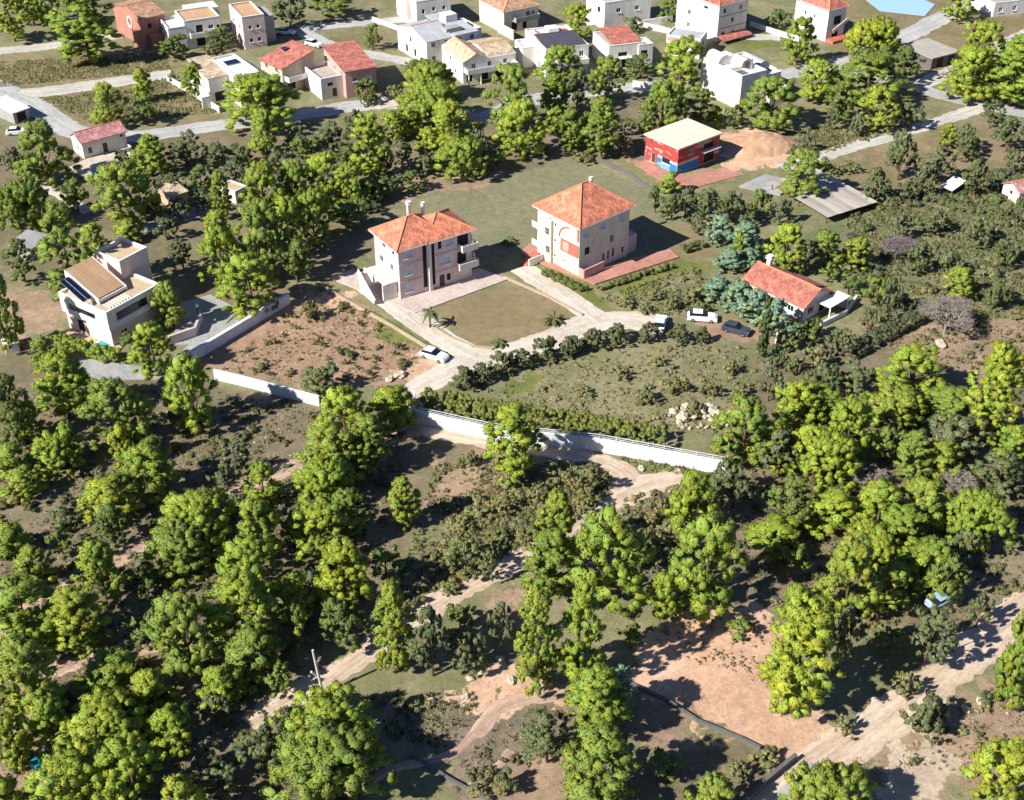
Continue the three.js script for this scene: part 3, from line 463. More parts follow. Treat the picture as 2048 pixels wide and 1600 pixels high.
// houses along the top
const WIN2 = (n, y = [0.9, 4.0], k = 'win') => { const r = []; for (const yy of y) for (let i = 0; i < n; i++) r.push([(i + 0.5) / n, yy, 1.1, 1.2, k]); return r; };
house('terracotta_house', 'rough terracotta house with white oval window surround', [-88.04,-151.11,5.94,14.09,0.72], (g, w, d) => {
  block(g, w, d, 6.8, { f: [[0.3, 4.2, 0.9, 1.1, 'dark']], l: [[0.55, 3.6, 0.9, 1.3, 'arch'], [0.85, 0.9, 1, 1.2, 'dark']] }, M.terra);
  gable(g, 0, 0, w, d, 6.8, 1.4, 0.3, M.tileBrown, M.terra);
  part(g, 'window_surround', new THREE.TorusGeometry(0.95, 0.2, 6, 20).scale(1, 1.35, 1).rotateY(Math.PI / 2).translate(-w / 2 - 0.05, 4.4, d * 0.05), M.white);
  part(g, 'buttress', [bx(1.6, 4, 2.4, -w / 2 - 0.8, 0, d / 2 - 1.2), bx(3.2, 3, 1.6, -0.4, 0, d / 2 + 0.8)], M.terra);
});
house('white_house', 'white house with two ochre flat roofs at top left', [-73.65,-148.07,8.39,8.51,0.46], (g, w, d) => {
  block(g, w, d, 6.6, { f: [[0.4, 3.6, 1.6, 1.7, 'dark'], [0.72, 4, 1.2, 1, 'win'], [0.93, 4, 0.8, 0.8, 'win'], [0.4, 0.4, 2, 2, 'dark']], l: [] }, M.white); flat(g, w, d, 6.6, 0.3, M.ochre, M.white);
  balcony(g, 0, 2.8, d / 2, w * 0.8, 1.6);
  const S = new THREE.Group(); S.name = 'side_wing'; S.position.set(-w / 2 - 2, 0, 0.4); g.add(S); block(S, 3.9, d, 5.6, { l: [[0.5, 3, 1, 1.1, 'win']] }, M.white); flat(S, 3.9, d, 5.6, 0.4, M.roofwhite, M.white); part(g, 'back_wing', bx(w * 0.9, 6.1, 5, w * 0.3, 0, -d / 2 - 2.5), M.white2);
});
house('white_tower_house', 'tall pale block with ochre roof and four small windows', [-62.03,-148.09,5.29,10.63,0.46], (g, w, d) => {
  block(g, w, d, 7.6, { f: [[0.32, 1.5, 0.9, 1, 'win'], [0.68, 1.5, 0.9, 1, 'win'], [0.32, 4.6, 0.8, 0.9, 'win'], [0.68, 4.6, 0.8, 0.9, 'win']], l: WIN2(2) }, M.pinkish); flat(g, w, d, 7.6, 0.3, M.ochre, M.white);
  part(g, 'side_wing', bx(3, 6.2, d * 0.7, w / 2 + 1.5, 0, -d * 0.1), M.grey);
});
house('white_house', 'white house with bluish skylight panel and tan side roof', [-58.57,-114.53,5.35,14.18,0.6], (g, w, d) => {
  block(g, w, d, 6.4, { l: [[0.3, 3.6, 0.7, 1, 'win'], [0.6, 3.4, 0.6, 0.8, 'win'], [0.75, 1, 2, 1.6, 'win']], f: [[0.5, 3.6, 1.1, 1.1, 'win']] }, M.white); flat(g, w, d, 6.4, 0.25, M.roofwhite, M.white);
  solar(g, 0.2, 6.35, -d * 0.18, w * 0.55, 2.2, 0.06);
  const S = new THREE.Group(); S.name = 'side_wing'; S.position.set(-w / 2 - 2.3, 0, -d * 0.25); g.add(S); block(S, 4.5, d * 0.75, 5.6, { l: [[0.5, 3, 1, 1.1, 'win']], f: [[0.5, 0.4, 2.4, 2, 'dark']] }, M.white); shed(S, 0, 0, 4.5, d * 0.75, 5.65, 6.7, 0.2, M.tileTan); part(S, 'garden_wall', [bx(0.3, 3.2, 5, -3, 0, d * 0.3), bx(2, 2.6, 0.3, -3.8, 0, d * 0.3 + 2.6)], M.white);
  part(g, 'side_roof', shell([[[w / 2, 6.4, d / 2 - 1], [w / 2 + 4, 3.4, d / 2 - 1], [w / 2 + 4, 3.4, -d / 2 + 1], [w / 2, 6.4, -d / 2 + 1]]], 0.2), M.roofwhite, true);
});
house('red_roof_house', 'beige house with sloping red roof beside the street', [-48.74,-121.04,11.78,7.28,0.76], (g, W, d) => {
  const w = 8.5, D = 8; block(g, w, D, 5.4, { f: [[0.25, 0.4, 2, 2, 'dark'], [0.75, 0.4, 1.4, 2, 'dark']], l: WIN2(2) }, M.beige);
  shed(g, 0, 0, w, D, 5.45, 7.6, 0.3, M.tileRed, 'x');
  const s = new THREE.Shape([[-w / 2, 0], [w / 2, 0], [w / 2, 2.0]].map(a => new THREE.Vector2(...a))); for (const z of [D / 2 - 0.01, -D / 2 + 0.24]) part(g, 'gable_wall', new THREE.ExtrudeGeometry(s, { depth: 0.23, bevelEnabled: false }).translate(0, 5.4, z - 0.23), M.beige);
  part(g, 'gable_wall', bx(0.23, 2, D - 0.6, w / 2 - 0.14, 5.4, 0), M.beige);
  balcony(g, 0, 2.6, D / 2, w * 0.9, 1.8); solar(g, 0.8, 7.25, -2, 1.6, 1.1, 0, 0);
});
house('white_annex', 'plain white cubic annex between two red-roofed houses', [-40.39,-117.12,6,10.05,0.54], (g, w, d) => {
  block(g, w, d, 4.6, { f: [[0.35, 2.8, 1.2, 0.7, 'dark'], [0.5, 0.2, 1.2, 2, 'door']], l: [] }, M.white); flat(g, w, d, 4.6, 0.9, M.concrete, M.white);
});
house('pink_house', 'pink-walled house with salmon red roof and long garden side', [-35.06,-119.68,6.97,13.21,0.46], (g, w, d) => {
  block(g, w, d, 5.9, { f: [[0.3, 3.4, 1, 1, 'win'], [0.72, 3.8, 1.6, 0.7, 'shut'], [0.5, 0.4, 2, 2, 'dark']], l: WIN2(3) }, M.pinkpl);
  shed(g, 0, 0, w, d, 6, 7.4, 0.3, M.tileRed); part(g, 'gable_wall', bx(w - 0.3, 1.15, 0.23, 0, 5.9, -d / 2 + 0.14), M.pinkpl);
  for (const x of [-w / 2 + 0.13, w / 2 - 0.13]) { const s = new THREE.Shape([[d / 2 - 0.03, 0], [-d / 2, 1.2], [-d / 2, 0]].map(a => new THREE.Vector2(...a))); part(g, 'gable_wall', new THREE.ExtrudeGeometry(s, { depth: 0.22, bevelEnabled: false }).rotateY(-Math.PI / 2).translate(x + 0.11, 5.9, 0), M.pinkpl); }
});
house('white_house', 'white house with large pink oval panel on its sunlit side', [-21.73,-163.16,8.79,14.42,0.42], (g, w, d) => {
  block(g, w, d, 7.2, { f: [[0.2, 4, 0.8, 1.2, 'win'], [0.5, 4.4, 0.8, 1, 'win'], [0.8, 4.4, 0.8, 1, 'win'], [0.4, 1, 1, 1.2, 'win']], l: [] }, M.white); flat(g, w, d, 7.2, 0.4, M.roofgrey, M.white);
  part(g, 'oval_panel', new THREE.CylinderGeometry(1, 1, 0.1, 20).rotateZ(Math.PI / 2).scale(1, 2.4, 1.5).translate(-w / 2 - 0.05, 3.6, d * 0.12), M.pinkpl);
});
house('white_house', 'angular white house with grey sloping roofs and arched openings', [-17.07,-140.81,14.68,13.45,0.58], (g, W, D) => {
  const w = W - 1, d = D; block(g, w, d, 5.6, { l: [[0.3, 0.6, 1.1, 1.4, 'arch'], [0.6, 0.6, 1.1, 1.4, 'arch'], [0.45, 3.4, 0.9, 0.9, 'arch']], f: WIN2(4) }, M.white);
  gable(g, -w * 0.25, 0, w * 0.5, d, 5.6, 1.8, 0.15, M.roofgrey, M.white); shed(g, w * 0.27, 0, w * 0.44, d, 5.7, 6.6, 0.15, M.roofgrey);
  part(g, 'roof_room', bx(3, 1.8, 3, w * 0.3, 6, -d * 0.15), M.white2); part(g, 'roof_terrace', bx(4, 1.2, 2, w * 0.1, 5.6, d * 0.3), M.grey);
  const S = new THREE.Group(); S.name = 'front_wing'; S.position.set(w * 0.02, 0, d / 2 + 1.6); g.add(S); block(S, w * 0.4, 3.4, 4.2, { f: [[0.3, 1, 1, 1.2, 'win'], [0.7, 1, 1, 1.2, 'win']] }, M.white); gable(S, 0, 0, w * 0.4, 3.4, 4.2, 1.4, 0.2, M.roofgrey, M.white, false);
  const S2 = new THREE.Group(); S2.name = 'side_wing'; S2.position.set(w / 2 + 1.6, 0, -d * 0.1); g.add(S2); block(S2, 3.4, d * 0.6, 4.6, { f: [[0.5, 1, 1.4, 1.6, 'dark']] }, M.white); flat(S2, 3.4, d * 0.6, 4.6, 0.8, M.roofgrey, M.white);
});
house('tan_roof_house', 'white house with two tan gabled roofs and shaded veranda', [-7.44,-128.75,12.68,11.75,0.44], (g, W, D) => {
  const w = W, d = D; block(g, w, d, 5, { l: [[0.4, 3, 0.9, 1.0, 'win'], [0.65, 0.9, 0.9, 1.1, 'win']], f: [[0.12, 0.2, 1.4, 2.1, 'dark'], [0.4, 0.2, 1.8, 2.1, 'dark'], [0.68, 0.2, 1.8, 2.1, 'dark'], [0.2, 3.1, 1, 1.1, 'win'], [0.5, 3.1, 1, 1.1, 'win'], [0.8, 3.1, 1, 1.1, 'win']] }, M.white);
  gable(g, -w * 0.26, 0.2, w * 0.46, d, 5, 1.5, 0.3, M.tileTan, M.white, false); gable(g, w * 0.25, -0.1, w * 0.5, d * 0.96, 5, 1.2, 0.25, M.tileTan, M.white);
  balcony(g, 0, 2.5, d / 2, w * 0.95, 2); for (let i = 0; i < 5; i++) part(g, 'column', cyl(0.16, 0.14, 2.5, -w * 0.45 + i * w * 0.225, 0, d / 2 + 1.8), M.white);
});
house('cream_house', 'cream house with brown tiled hip roof at the top edge', [-0.84,-160.49,10.62,12.13,0.57], (g, W, D) => {
  const w = W - 0.8, d = D - 0.8; block(g, w, d, 5.5, { l: [], f: [[0.3, 0.4, 1.6, 2, 'dark'], [0.7, 3.2, 1.2, 1.2, 'win'], [0.85, 3.2, 1, 1.2, 'win'], [0.6, 0.4, 1.2, 2, 'dark']] }, M.cream);
  hip(g, 0, 0, w, d, 5.5, 1.8, 0.4, M.tileBrown); balcony(g, w * 0.1, 2.6, d / 2, w * 0.7, 1.6, M.grey);
  part(g, 'garden_wall', bx(0.3, 2.4, 7, -w / 2 - 0.4, 0, d / 2 + 1.5), M.cream);
});
house('dark_roof_house', 'white house with dark slate roof field and white roof terrace', [9.95,-132.53,10.08,14.08,0.32], (g, w, d) => {
  block(g, w, d, 6.4, { l: [[0.2, 3.6, 0.7, 1.3, 'arch'], [0.38, 3.6, 0.7, 1.3, 'arch'], [0.6, 3.2, 0.8, 1.1, 'win'], [0.8, 3, 0.6, 0.9, 'win'], [0.7, 0.6, 1, 1.2, 'arch']], f: WIN2(3) }, M.white);
  flat(g, w, d, 6.4, 0.25, M.roofwhite, M.white); part(g, 'slate_field', shell([[[-w / 2 + 0.3, 6.5, d / 2 - 0.2], [w / 2 - 0.3, 6.5, d / 2 - 0.2], [w / 2 - 0.3, 7.0, -d * 0.12], [-w / 2 + 0.3, 7.0, -d * 0.12]]], 0.12), M.dkroof, true);
  part(g, 'roof_room', bx(2.6, 1.0, 2.6, 0.5, 6.2, -d * 0.32), M.white); balcony(g, w * 0.1, 2.8, d / 2, w * 0.7, 1.8); { const S = new THREE.Group(); S.name = 'side_wing'; S.position.set(-w / 2 - 1.4, 0, -d * 0.22); g.add(S); block(S, 2.8, d * 0.4, 4.6, { l: [[0.5, 2.4, 0.9, 1.2, 'arch']] }, M.white); flat(S, 2.8, d * 0.4, 4.6, 0.6, M.roofwhite, M.white); } part(g, 'red_ledge', [bx(0.4, 0.3, 3, -w * 0.3, 6.2, -d * 0.3), bx(1.8, 0.3, 0.9, w * 0.3, 6.2, -d * 0.3)], M.redpl);
});
house('red_roof_house', 'white house with square orange-red roof and shaded front', [23.96,-134.71,8.34,9.88,0.32], (g, w, d) => {
  block(g, w, d, 5.6, { f: [[0.4, 3, 2.2, 0.9, 'dark'], [0.5, 0.3, 2, 2, 'dark']], l: [] }, M.white); flat(g, w, d, 5.6, 0.12, M.concrete, M.white);
  part(g, 'tile_field', shell([[[-w / 2 + 1.0, 5.75, d / 2 - 0.3], [w / 2 - 0.3, 5.75, d / 2 - 0.3], [w / 2 - 0.3, 6.6, -d / 2 + 0.3], [-w / 2 + 1.0, 6.6, -d / 2 + 0.3]]], 0.14), M.tileRed, true);
  const A = new THREE.Group(); A.name = 'front_wing'; A.position.set(w / 2 + 0.4, 0, d / 2 - 1.8); g.add(A); block(A, 3.4, 4.4, 5.2, { f: [[0.4, 3, 1.6, 0.9, 'dark']] }, M.white2); flat(A, 3.4, 4.4, 5.2, 0.3, M.roofwhite, M.white);
  part(g, 'front_canopy', bx(w * 0.5, 0.15, 1.2, -w * 0.1, 2.7, d / 2 + 0.6), M.white);
});
house('white_house', 'white block with one dark window at the top edge', [25.99,-162.7,12.59,9.65,0.42], (g, w, d) => { block(g, w, d, 6.6, { f: [[0.3, 3.8, 1.2, 1.1, 'win'], [0.7, 3.8, 1.2, 1.1, 'win']], l: [[0.7, 3.6, 1.4, 1.3, 'dark']] }, M.white); flat(g, w, d, 6.6, 0.4, M.roofgrey, M.white); part(g, 'garden_wall', bx(9, 1.6, 0.3, w / 2 + 1, 0, d / 2 + 1.4), M.white); });
house('white_house', 'three-storey white house with red hip roof and red awning', [47.8,-155.76,9.34,14.32,0.63], (g, w, d) => {
  block(g, w, d, 8.8, { f: [[0.5, 4, 0.9, 1.2, 'win'], [0.2, 1, 1.2, 1.3, 'win'], [0.55, 1.2, 0.8, 0.8, 'win'], [0.2, 6.6, 0.9, 1.1, 'win'], [0.75, 6.6, 0.9, 1.1, 'win']], l: [[0.7, 6.9, 1.4, 0.6, 'dark'], [0.3, 4, 1, 1.2, 'win'], [0.3, 1, 1, 1.2, 'win']] }, M.white); hip(g, 0, 0, w, d, 8.8, 1.8, 0.4, M.tileRed);
  part(g, 'string_course', [bx(w, 0.2, 0.06, 0, 2.9, d / 2 + 0.03), bx(w, 0.2, 0.06, 0, 5.8, d / 2 + 0.03)], M.grey);
  part(g, 'awning', shell([[[-w / 2, 0.9, d / 2 + 2.6], [w / 2, 0.9, d / 2 + 2.6], [w / 2, 1.5, d / 2 + 0.05], [-w / 2, 1.5, d / 2 + 0.05]]], 0.1), M.tileRed, true);
  part(g, 'garage_wing', bx(4.5, 5.2, 5, w / 2 + 2.3, 0, -d * 0.1), M.white2);
});
house('grey_roof_house', 'small white house with grey roof and pink stripe', [40.23,-140.4,8.31,6.9,1.19], (g, W, D) => {
  const w = 6, d = 8; block(g, w, d, 4.6, { l: [], f: [[0.5, 2.4, 1, 1, 'dark']] }, M.white); flat(g, w, d, 4.6, 0.2, M.roofgrey, M.white);
  part(g, 'pink_stripe', bx(0.06, 0.9, d - 0.4, -w / 2 - 0.03, 3.4, 0), M.pinkpl);
  const A = new THREE.Group(); A.name = 'side_wing'; A.position.set(w / 2 + 2, 0, d * 0.1); g.add(A); block(A, 4, 4, 3.6, { f: [[0.5, 1.4, 0.9, 1, 'dark']], l: [[0.5, 1.4, 0.9, 1, 'dark']] }, M.white); flat(A, 4, 4, 3.6, 0.3, M.roofgrey, M.white);
});
house('cubic_house', 'large bright white cubic house with stepped roof terraces', [49.06,-114.59,12.04,13.31,0.55], (g, w, d) => {
  block(g, w * 0.55, d, 7.4, { l: [], f: [[0.6, 3.4, 1.6, 1.6, 'dark'], [0.6, 0.6, 1.4, 1.3, 'win']] }, M.white, -w * 0.22, 0); flat(g, w * 0.55, d, 7.4, 0.7, M.roofwhite, M.white, -w * 0.22, 0);
  block(g, w * 0.44, d * 0.9, 5.6, { f: [[0.5, 3, 1.6, 1.6, 'dark'], [0.5, 0.4, 1.6, 1.8, 'dark']], r: WIN2(2) }, M.white2, w * 0.285, -d * 0.05); flat(g, w * 0.44, d * 0.9, 5.6, 0.8, M.roofgrey, M.white, w * 0.285, -d * 0.05);
  part(g, 'roof_room', bx(2.6, 1.6, 2.4, -w * 0.2, 6.8, -d * 0.22), M.white); part(g, 'stair_curve', new THREE.CylinderGeometry(1.6, 1.6, 2.2, 14, 1, false, 0, Math.PI).translate(-w * 0.08, 7.8, d * 0.12), M.white2);
  for (const [x, z, r, l] of [[-w * 0.3, -d * 0.3, 1.9, d * 0.34], [-w * 0.05, -d * 0.02, 1.5, d * 0.3]]) part(g, 'vaulted_roof', new THREE.CylinderGeometry(r, r, l, 16, 1, false, 0, Math.PI).rotateZ(Math.PI / 2).rotateY(Math.PI / 2).translate(x, 6.9, z), M.white);
  part(g, 'roof_recess', [bx(2.2, 0.06, 2.6, -w * 0.3, 6.72, d * 0.28), bx(1.6, 1.3, 0.1, -w * 0.05, 6.72, d * 0.16)], M.darkc); part(g, 'terrace_steps', [bx(2.4, 0.5, 1.2, w * 0.1, 4.9, d * 0.2), bx(2.4, 1, 1.2, w * 0.1, 4.9, d * 0.02)], M.white2);
  for (const [x, z, ww, dd, hh, nm] of [[w * 0.28, d * 0.52, w * 0.4, 2.6, 3.4, 'lower_wing'], [w * 0.62, -d * 0.2, 3.4, d * 0.5, 4.2, 'side_wing'], [w * 0.2, -d * 0.25, 3, 2.6, 7.2, 'upper_wing']]) { const S = new THREE.Group(); S.name = nm; S.position.set(x, 0, z); g.add(S); block(S, ww, dd, hh, { f: [[0.5, hh - 1.9, Math.min(1.6, ww * 0.5), 1.2, 'dark']] }, M.white); flat(S, ww, dd, hh, 0.5, M.roofgrey, M.white); }
  const vault = part(g, 'vaulted_roof', new THREE.CylinderGeometry(1.7, 1.7, d * 0.5, 14, 1, false, 0, Math.PI).rotateZ(Math.PI / 2).rotateY(Math.PI / 2).rotateX(0).translate(w * 0.36, 5.4, -d * 0.12), M.roofgrey);
  balcony(g, w * 0.2, 2.8, d * 0.4, w * 0.5, 1.8); part(g, 'terracotta_slab', bx(2.2, 0.12, 1, -w * 0.28, 6.75, d * 0.1), M.ochre);
});
house('white_house', 'white villa with bright red hip roof at top right', [73.43,-153.77,6.47,11.21,0.6], (g, W, D) => {
  const w = W - 0.6, d = D - 0.6; block(g, w, d, 7.6, { f: [[0.55, 3.6, 2.4, 2, 'dark'], [0.5, 0.4, 2, 2, 'dark']], l: [[0.6, 4.5, 0.6, 0.9, 'win'], [0.3, 4.5, 0.6, 0.9, 'win']] }, M.white); hip(g, 0, 0, w, d, 7.6, 2.4, 0.4, M.tileRed);
  part(g, 'stair_rail', beam([-w / 2 + 0.8, 2.6, d / 2 + 1.3], [w / 2 - 0.6, 4.6, d / 2 + 1.3], 0.16, 0.9), M.white); part(g, 'porch_floor', bx(w, 0.7, 2.4, 0, 0, d / 2 + 1.3), M.redpl);
});
house('concrete_shed', 'flat concrete-roofed shed beside the pale road', [95.1,-135.76,9.11,10.3,0.55], (g, w, d) => { block(g, w - 0.4, d - 0.4, 2.5, { f: [[0.3, 0.2, 2, 2, 'dark'], [0.7, 0.2, 2, 2, 'dark']] }, M.darkc); part(g, 'roof', bx(w, 0.22, d, 0, 2.5, 0), M.concrete); part(g, 'roof_joint', bx(w, 0.02, 0.12, 0, 2.72, 0), M.grey); });
house('grey_building', 'pale low building at the top right corner', [123.45,-171.8,12.36,9.02,0.34], (g, w, d) => { block(g, w, d, 3.4, { f: WIN2(3, [1]) }, M.white2); flat(g, w, d, 3.4, 0.2, M.concrete, M.white2); });
house('shed', 'pale sheet-roofed shed cut by the left edge', [-103.48,-102.19,4.02,8.22,0.88], (g, w, d) => { block(g, w - 0.5, d - 0.5, 2.4, { f: [[0.5, 0.2, 2, 1.9, 'dark']] }, M.grey); shed(g, 0, 0, w, d, 2.5, 3.1, 0.1, M.roofwhite); });
house('shed', 'little pink-roofed hut at the right edge', [93.42,-64.93,6.51,4.67,0.4], (g, w, d) => { block(g, w - 0.4, d - 0.4, 2.4, { f: [[0.4, 0.2, 1, 1.9, 'door']], l: [[0.5, 1, 0.8, 0.8, 'win']] }, M.cream); gable(g, 0, 0, w - 0.4, d - 0.4, 2.4, 1.1, 0.3, M.tilePink, M.cream); });
house('shed', 'white tarpaulin shelter among the olives at right', [80.98,-66.62,5.39,2.46,0.79], (g, w, d) => { for (const sx of [-1, 1]) for (const sz of [-1, 1]) part(g, 'post', cyl(0.06, 0.06, 1.7, sx * w * 0.45, 0, sz * d * 0.45), M.metal); part(g, 'tarpaulin', shell([[[-w / 2, 1.6, d / 2], [w / 2, 1.9, d / 2], [w / 2 - 0.4, 2.2, -d / 2], [-w / 2, 1.9, -d / 2]]], 0.05), M.white3, true); });
house('shed', 'grey-roofed lean-to half hidden left of the modern house', [-81.15,-43.29,5.48,4.02,1.28], (g, w, d) => { block(g, w - 0.4, d - 0.4, 2.2, {}, M.grey); shed(g, 0, 0, w, d, 2.3, 2.8, 0.1, M.conc); });
house('shed', 'pale flat shed behind the olives left of centre', [-50.74,-64.3,3,4.18,0.97], (g, w, d) => { block(g, w, d, 2.4, {}, M.white2); flat(g, w, d, 2.4, 0.1, M.tan, M.white2); });
house('shed', 'small tan-roofed outbuilding among the left belt', [-61.27,-62.64,3.5,4.43,0.75], (g, w, d) => { block(g, w, d, 2.4, {}, M.tan); shed(g, 0, 0, w, d, 2.45, 2.9, 0.2, M.tileTan); });
// corrugated roof shelter at right: each sheet a piece
{
  const [cx, cz, w, d, rot] = [56.32,-63.52,11.88,15.88,0.54], g = thing('sheet_roof_shelter', 'wide low shelter roofed with weathered grey sheets', 'shelter', cx, cz, rot);
  const mats = [plaster('#b7aea3'), plaster('#a89f96'), plaster('#c2b9ac')], n = 9;
  for (let i = 0; i < n; i++) part(g, 'roof_sheet', new THREE.BoxGeometry(w / n - 0.03, 0.06, d).rotateX(0.02).translate(-w / 2 + (i + 0.5) * w / n, 1.6 + (i % 2) * 0.03, 0), mats[(i * 7) % 3]);
  for (const sx of [-1, 0, 1]) for (const sz of [-1, 0, 1]) part(g, 'post', bx(0.14, 1.5, 0.14, sx * w * 0.46, 0, sz * d * 0.46), M.wood);
}
slab('courtyard', 'pale concrete platform beside the sheet-roofed shelter', [[42.1,-68.71],[47.73,-73.68],[53.69,-70.21],[49.09,-65.14]], M.conc, 0.3);
slab('blue_court', 'pale blue surfaced court at the top right', [[90.32,-182.28],[92.38,-170.24],[102.64,-166.39],[107.47,-174.97],[101.67,-187.31]], plain('#9cc0da', 0.5), 0.06);

// ---------- walls, hedges, fences ----------
function wallLine(name, label, pts, h, t, mat, opt = {}) { // each straight run is a part, with a coping
  const g = thing(name, label, 'wall', pts[0][0], pts[0][1]);
  for (let i = 0; i + 1 < pts.length; i++) {
    const a = [pts[i][0] - pts[0][0], pts[i][1] - pts[0][1]], b = [pts[i + 1][0] - pts[0][0], pts[i + 1][1] - pts[0][1]];
    const m = part(g, 'wall_run', beam([a[0], h / 2, a[1]], [b[0], h / 2, b[1]], t, h), mat); part(m, 'coping', beam([a[0], h + 0.04, a[1]], [b[0], h + 0.04, b[1]], t + 0.1, 0.08), opt.cap || mat);
    if (opt.rail) { const L = Math.hypot(b[0] - a[0], b[1] - a[1]), n = Math.round(L / 2.2), rr = part(g, 'railing', [beam([a[0], h + 0.75, a[1]], [b[0], h + 0.75, b[1]], 0.07, 0.07), beam([a[0], h + 0.42, a[1]], [b[0], h + 0.42, b[1]], 0.05, 0.05)], M.rail); for (let k = 0; k <= n; k++) part(rr, 'railing_post', bx(0.07, 0.75, 0.07, a[0] + (b[0] - a[0]) * k / n, h + 0.06, a[1] + (b[1] - a[1]) * k / n), M.rail); }
  }
  return g;
}
const longWall = wallLine('boundary_wall', 'long white boundary wall with railing and hedge behind', [[-13.2,5.52],[-2.63,9.42],[11.74,11.97],[28.04,17.01]], 2.05, 0.3, M.wallwhite, { rail: true });
wallLine('gate_pillar', 'white gate pillar at the end of the long white wall', [[-13.85,6.21],[-13.76,0]], 1.6, 0.35, M.white2);
wallLine('boundary_wall', 'white wall below the brown field left of the drive', [[-42.92,-5.29],[-37.49,-3.12],[-26.91,1.47]], 1.6, 0.3, M.wallwhite);
wallLine('boundary_wall', 'long white driveway wall of the modern house', [[-48.54,-7.9],[-42.12,-16.97],[-35.32,-26.79]], 1.7, 0.5, M.wallwhite);
wallLine('boundary_wall', 'low grey kerb wall beside the twin-chimney villa drive', [[-31.08,-32.17],[-25.63,-26.48],[-18.78,-19.86],[-12.1,-12.76]], 0.45, 0.25, M.kerb);
wallLine('boundary_wall', 'low tan kerb round the dry lawn below the villas', [[10.99,-22.82],[5.27,-28.98],[-1.31,-34.79]], 0.3, 0.25, M.kerb);
wallLine('boundary_wall', 'low tan kerb along the dry lawn drive side', [[-12.62,-19.86],[-9.4,-16.4],[-5.92,-13.73],[-2.92,-13.03]], 0.3, 0.25, M.kerb);
wallLine('boundary_wall', 'thin white garden wall below the white houses', [[-75.84,-122.44],[-68.65,-114.26],[-60.86,-104.3]], 1.2, 0.25, M.white);
wallLine('boundary_wall', 'dark fence line along the lawn beside the mural house', [[16.5,-80.43],[22.21,-73.02],[26.27,-65.97]], 0.8, 0.15, M.darkc);
wallLine('boundary_wall', 'low stone wall beside the orange clearing', [[12.7,53.22],[16.12,55.3],[19.2,58.2],[23.27,60.49],[25.1,61.76]], 0.4, 0.22, M.darkc);
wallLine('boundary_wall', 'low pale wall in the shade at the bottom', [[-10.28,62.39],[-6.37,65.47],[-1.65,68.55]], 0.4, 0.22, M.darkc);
wallLine('boundary_wall', 'dark retaining wall beside the concrete ramp', [[21.45,69.58],[24.9,66.07],[28.41,63.02]], 0.9, 0.3, M.darkc);
wallLine('boundary_wall', 'white fence edge beside the thin cypress', [[41.43,-20.89],[39.56,-14.42]], 0.7, 0.15, M.white);
wallLine('boundary_wall', 'white garden wall at the top beside the side street', [[-34.33,-162.61],[-27.03,-155.27],[-20.64,-148.9]], 1.0, 0.25, M.white);
wallLine('boundary_wall', 'white garden wall between the top right houses', [[58,-158.9],[64.07,-151.71],[68.07,-147.52]], 1.1, 0.25, M.white);
wallLine('boundary_wall', 'pale garden wall in front of the mural-side belt', [[26.3,-119.47],[33.1,-116.56]], 1.2, 0.25, M.white2);
wallLine('boundary_wall', 'white garden wall behind the angular house', [[27.75,-161.86],[33.5,-157.44],[37.91,-153.12]], 0.9, 0.25, M.white);
wallLine('boundary_wall', 'white veranda parapet below the red-roofed bungalow', [[47.32,-19.42],[51.96,-23.12],[54.69,-27.72]], 0.8, 0.25, M.white);
wallLine('boundary_wall', 'brown retaining wall of the shaded courtyard', [[-51.44,-14.42],[-48.05,-16.97],[-47.99,-21.63]], 1.5, 0.3, M.lav);
// swimming pool of the modern house
{ const [cx, cz, w, d, rot] = [-61.01,-14.73,2.62,6.59,1.02], g = thing('swimming_pool', 'small turquoise pool behind the clipped hedge', 'pool', cx, cz, rot); part(g, 'pool_water', bx(w, 0.06, 2.2, 0, 0.16, 0), M.pool); part(g, 'pool_kerb', [bx(w + 0.6, 0.26, 0.3, 0, 0, 1.25), bx(w + 0.6, 0.26, 0.3, 0, 0, -1.25), bx(0.3, 0.26, 2.2, w / 2 + 0.15, 0, 0), bx(0.3, 0.26, 2.2, -w / 2 - 0.15, 0, 0)], M.white); }

// ---------- plants ----------
const UP = new THREE.Vector3(0, 1, 0);
class Leafy { // collects leaf faces with colours
  constructor() { this.p = []; this.n = []; this.c = []; }
  tri(a, b, c, n0, n1, n2, k) { // wound so that the face points the way its normals do
    const ux = b.x - a.x, uy = b.y - a.y, uz = b.z - a.z, vx = c.x - a.x, vy = c.y - a.y, vz = c.z - a.z; if ((uy * vz - uz * vy) * n0.x + (uz * vx - ux * vz) * n0.y + (ux * vy - uy * vx) * n0.z < 0) { const t = b; b = c; c = t; const m = n1; n1 = n2; n2 = m; }
    this.p.push(a.x, a.y, a.z, b.x, b.y, b.z, c.x, c.y, c.z); this.n.push(n0.x, n0.y, n0.z, n1.x, n1.y, n1.z, n2.x, n2.y, n2.z); for (let i = 0; i < 3; i++) this.c.push(k[0], k[1], k[2]); }
  geo() { const g = new THREE.BufferGeometry(); g.setAttribute('position', new THREE.Float32BufferAttribute(this.p, 3)); g.setAttribute('normal', new THREE.Float32BufferAttribute(this.n, 3)); g.setAttribute('color', new THREE.Float32BufferAttribute(this.c, 3)); return g; }
}
const ICO = new THREE.IcosahedronGeometry(1, 0), ICP = []; { const q = ICO.attributes.position; for (let i = 0; i < q.count; i++) ICP.push(new THREE.Vector3().fromBufferAttribute(q, i)); }
function onSphere(r) { const u = r() * 2 - 1, a = r() * 6.2832, s = Math.sqrt(1 - u * u); return new THREE.Vector3(s * Math.cos(a), u, s * Math.sin(a)); }
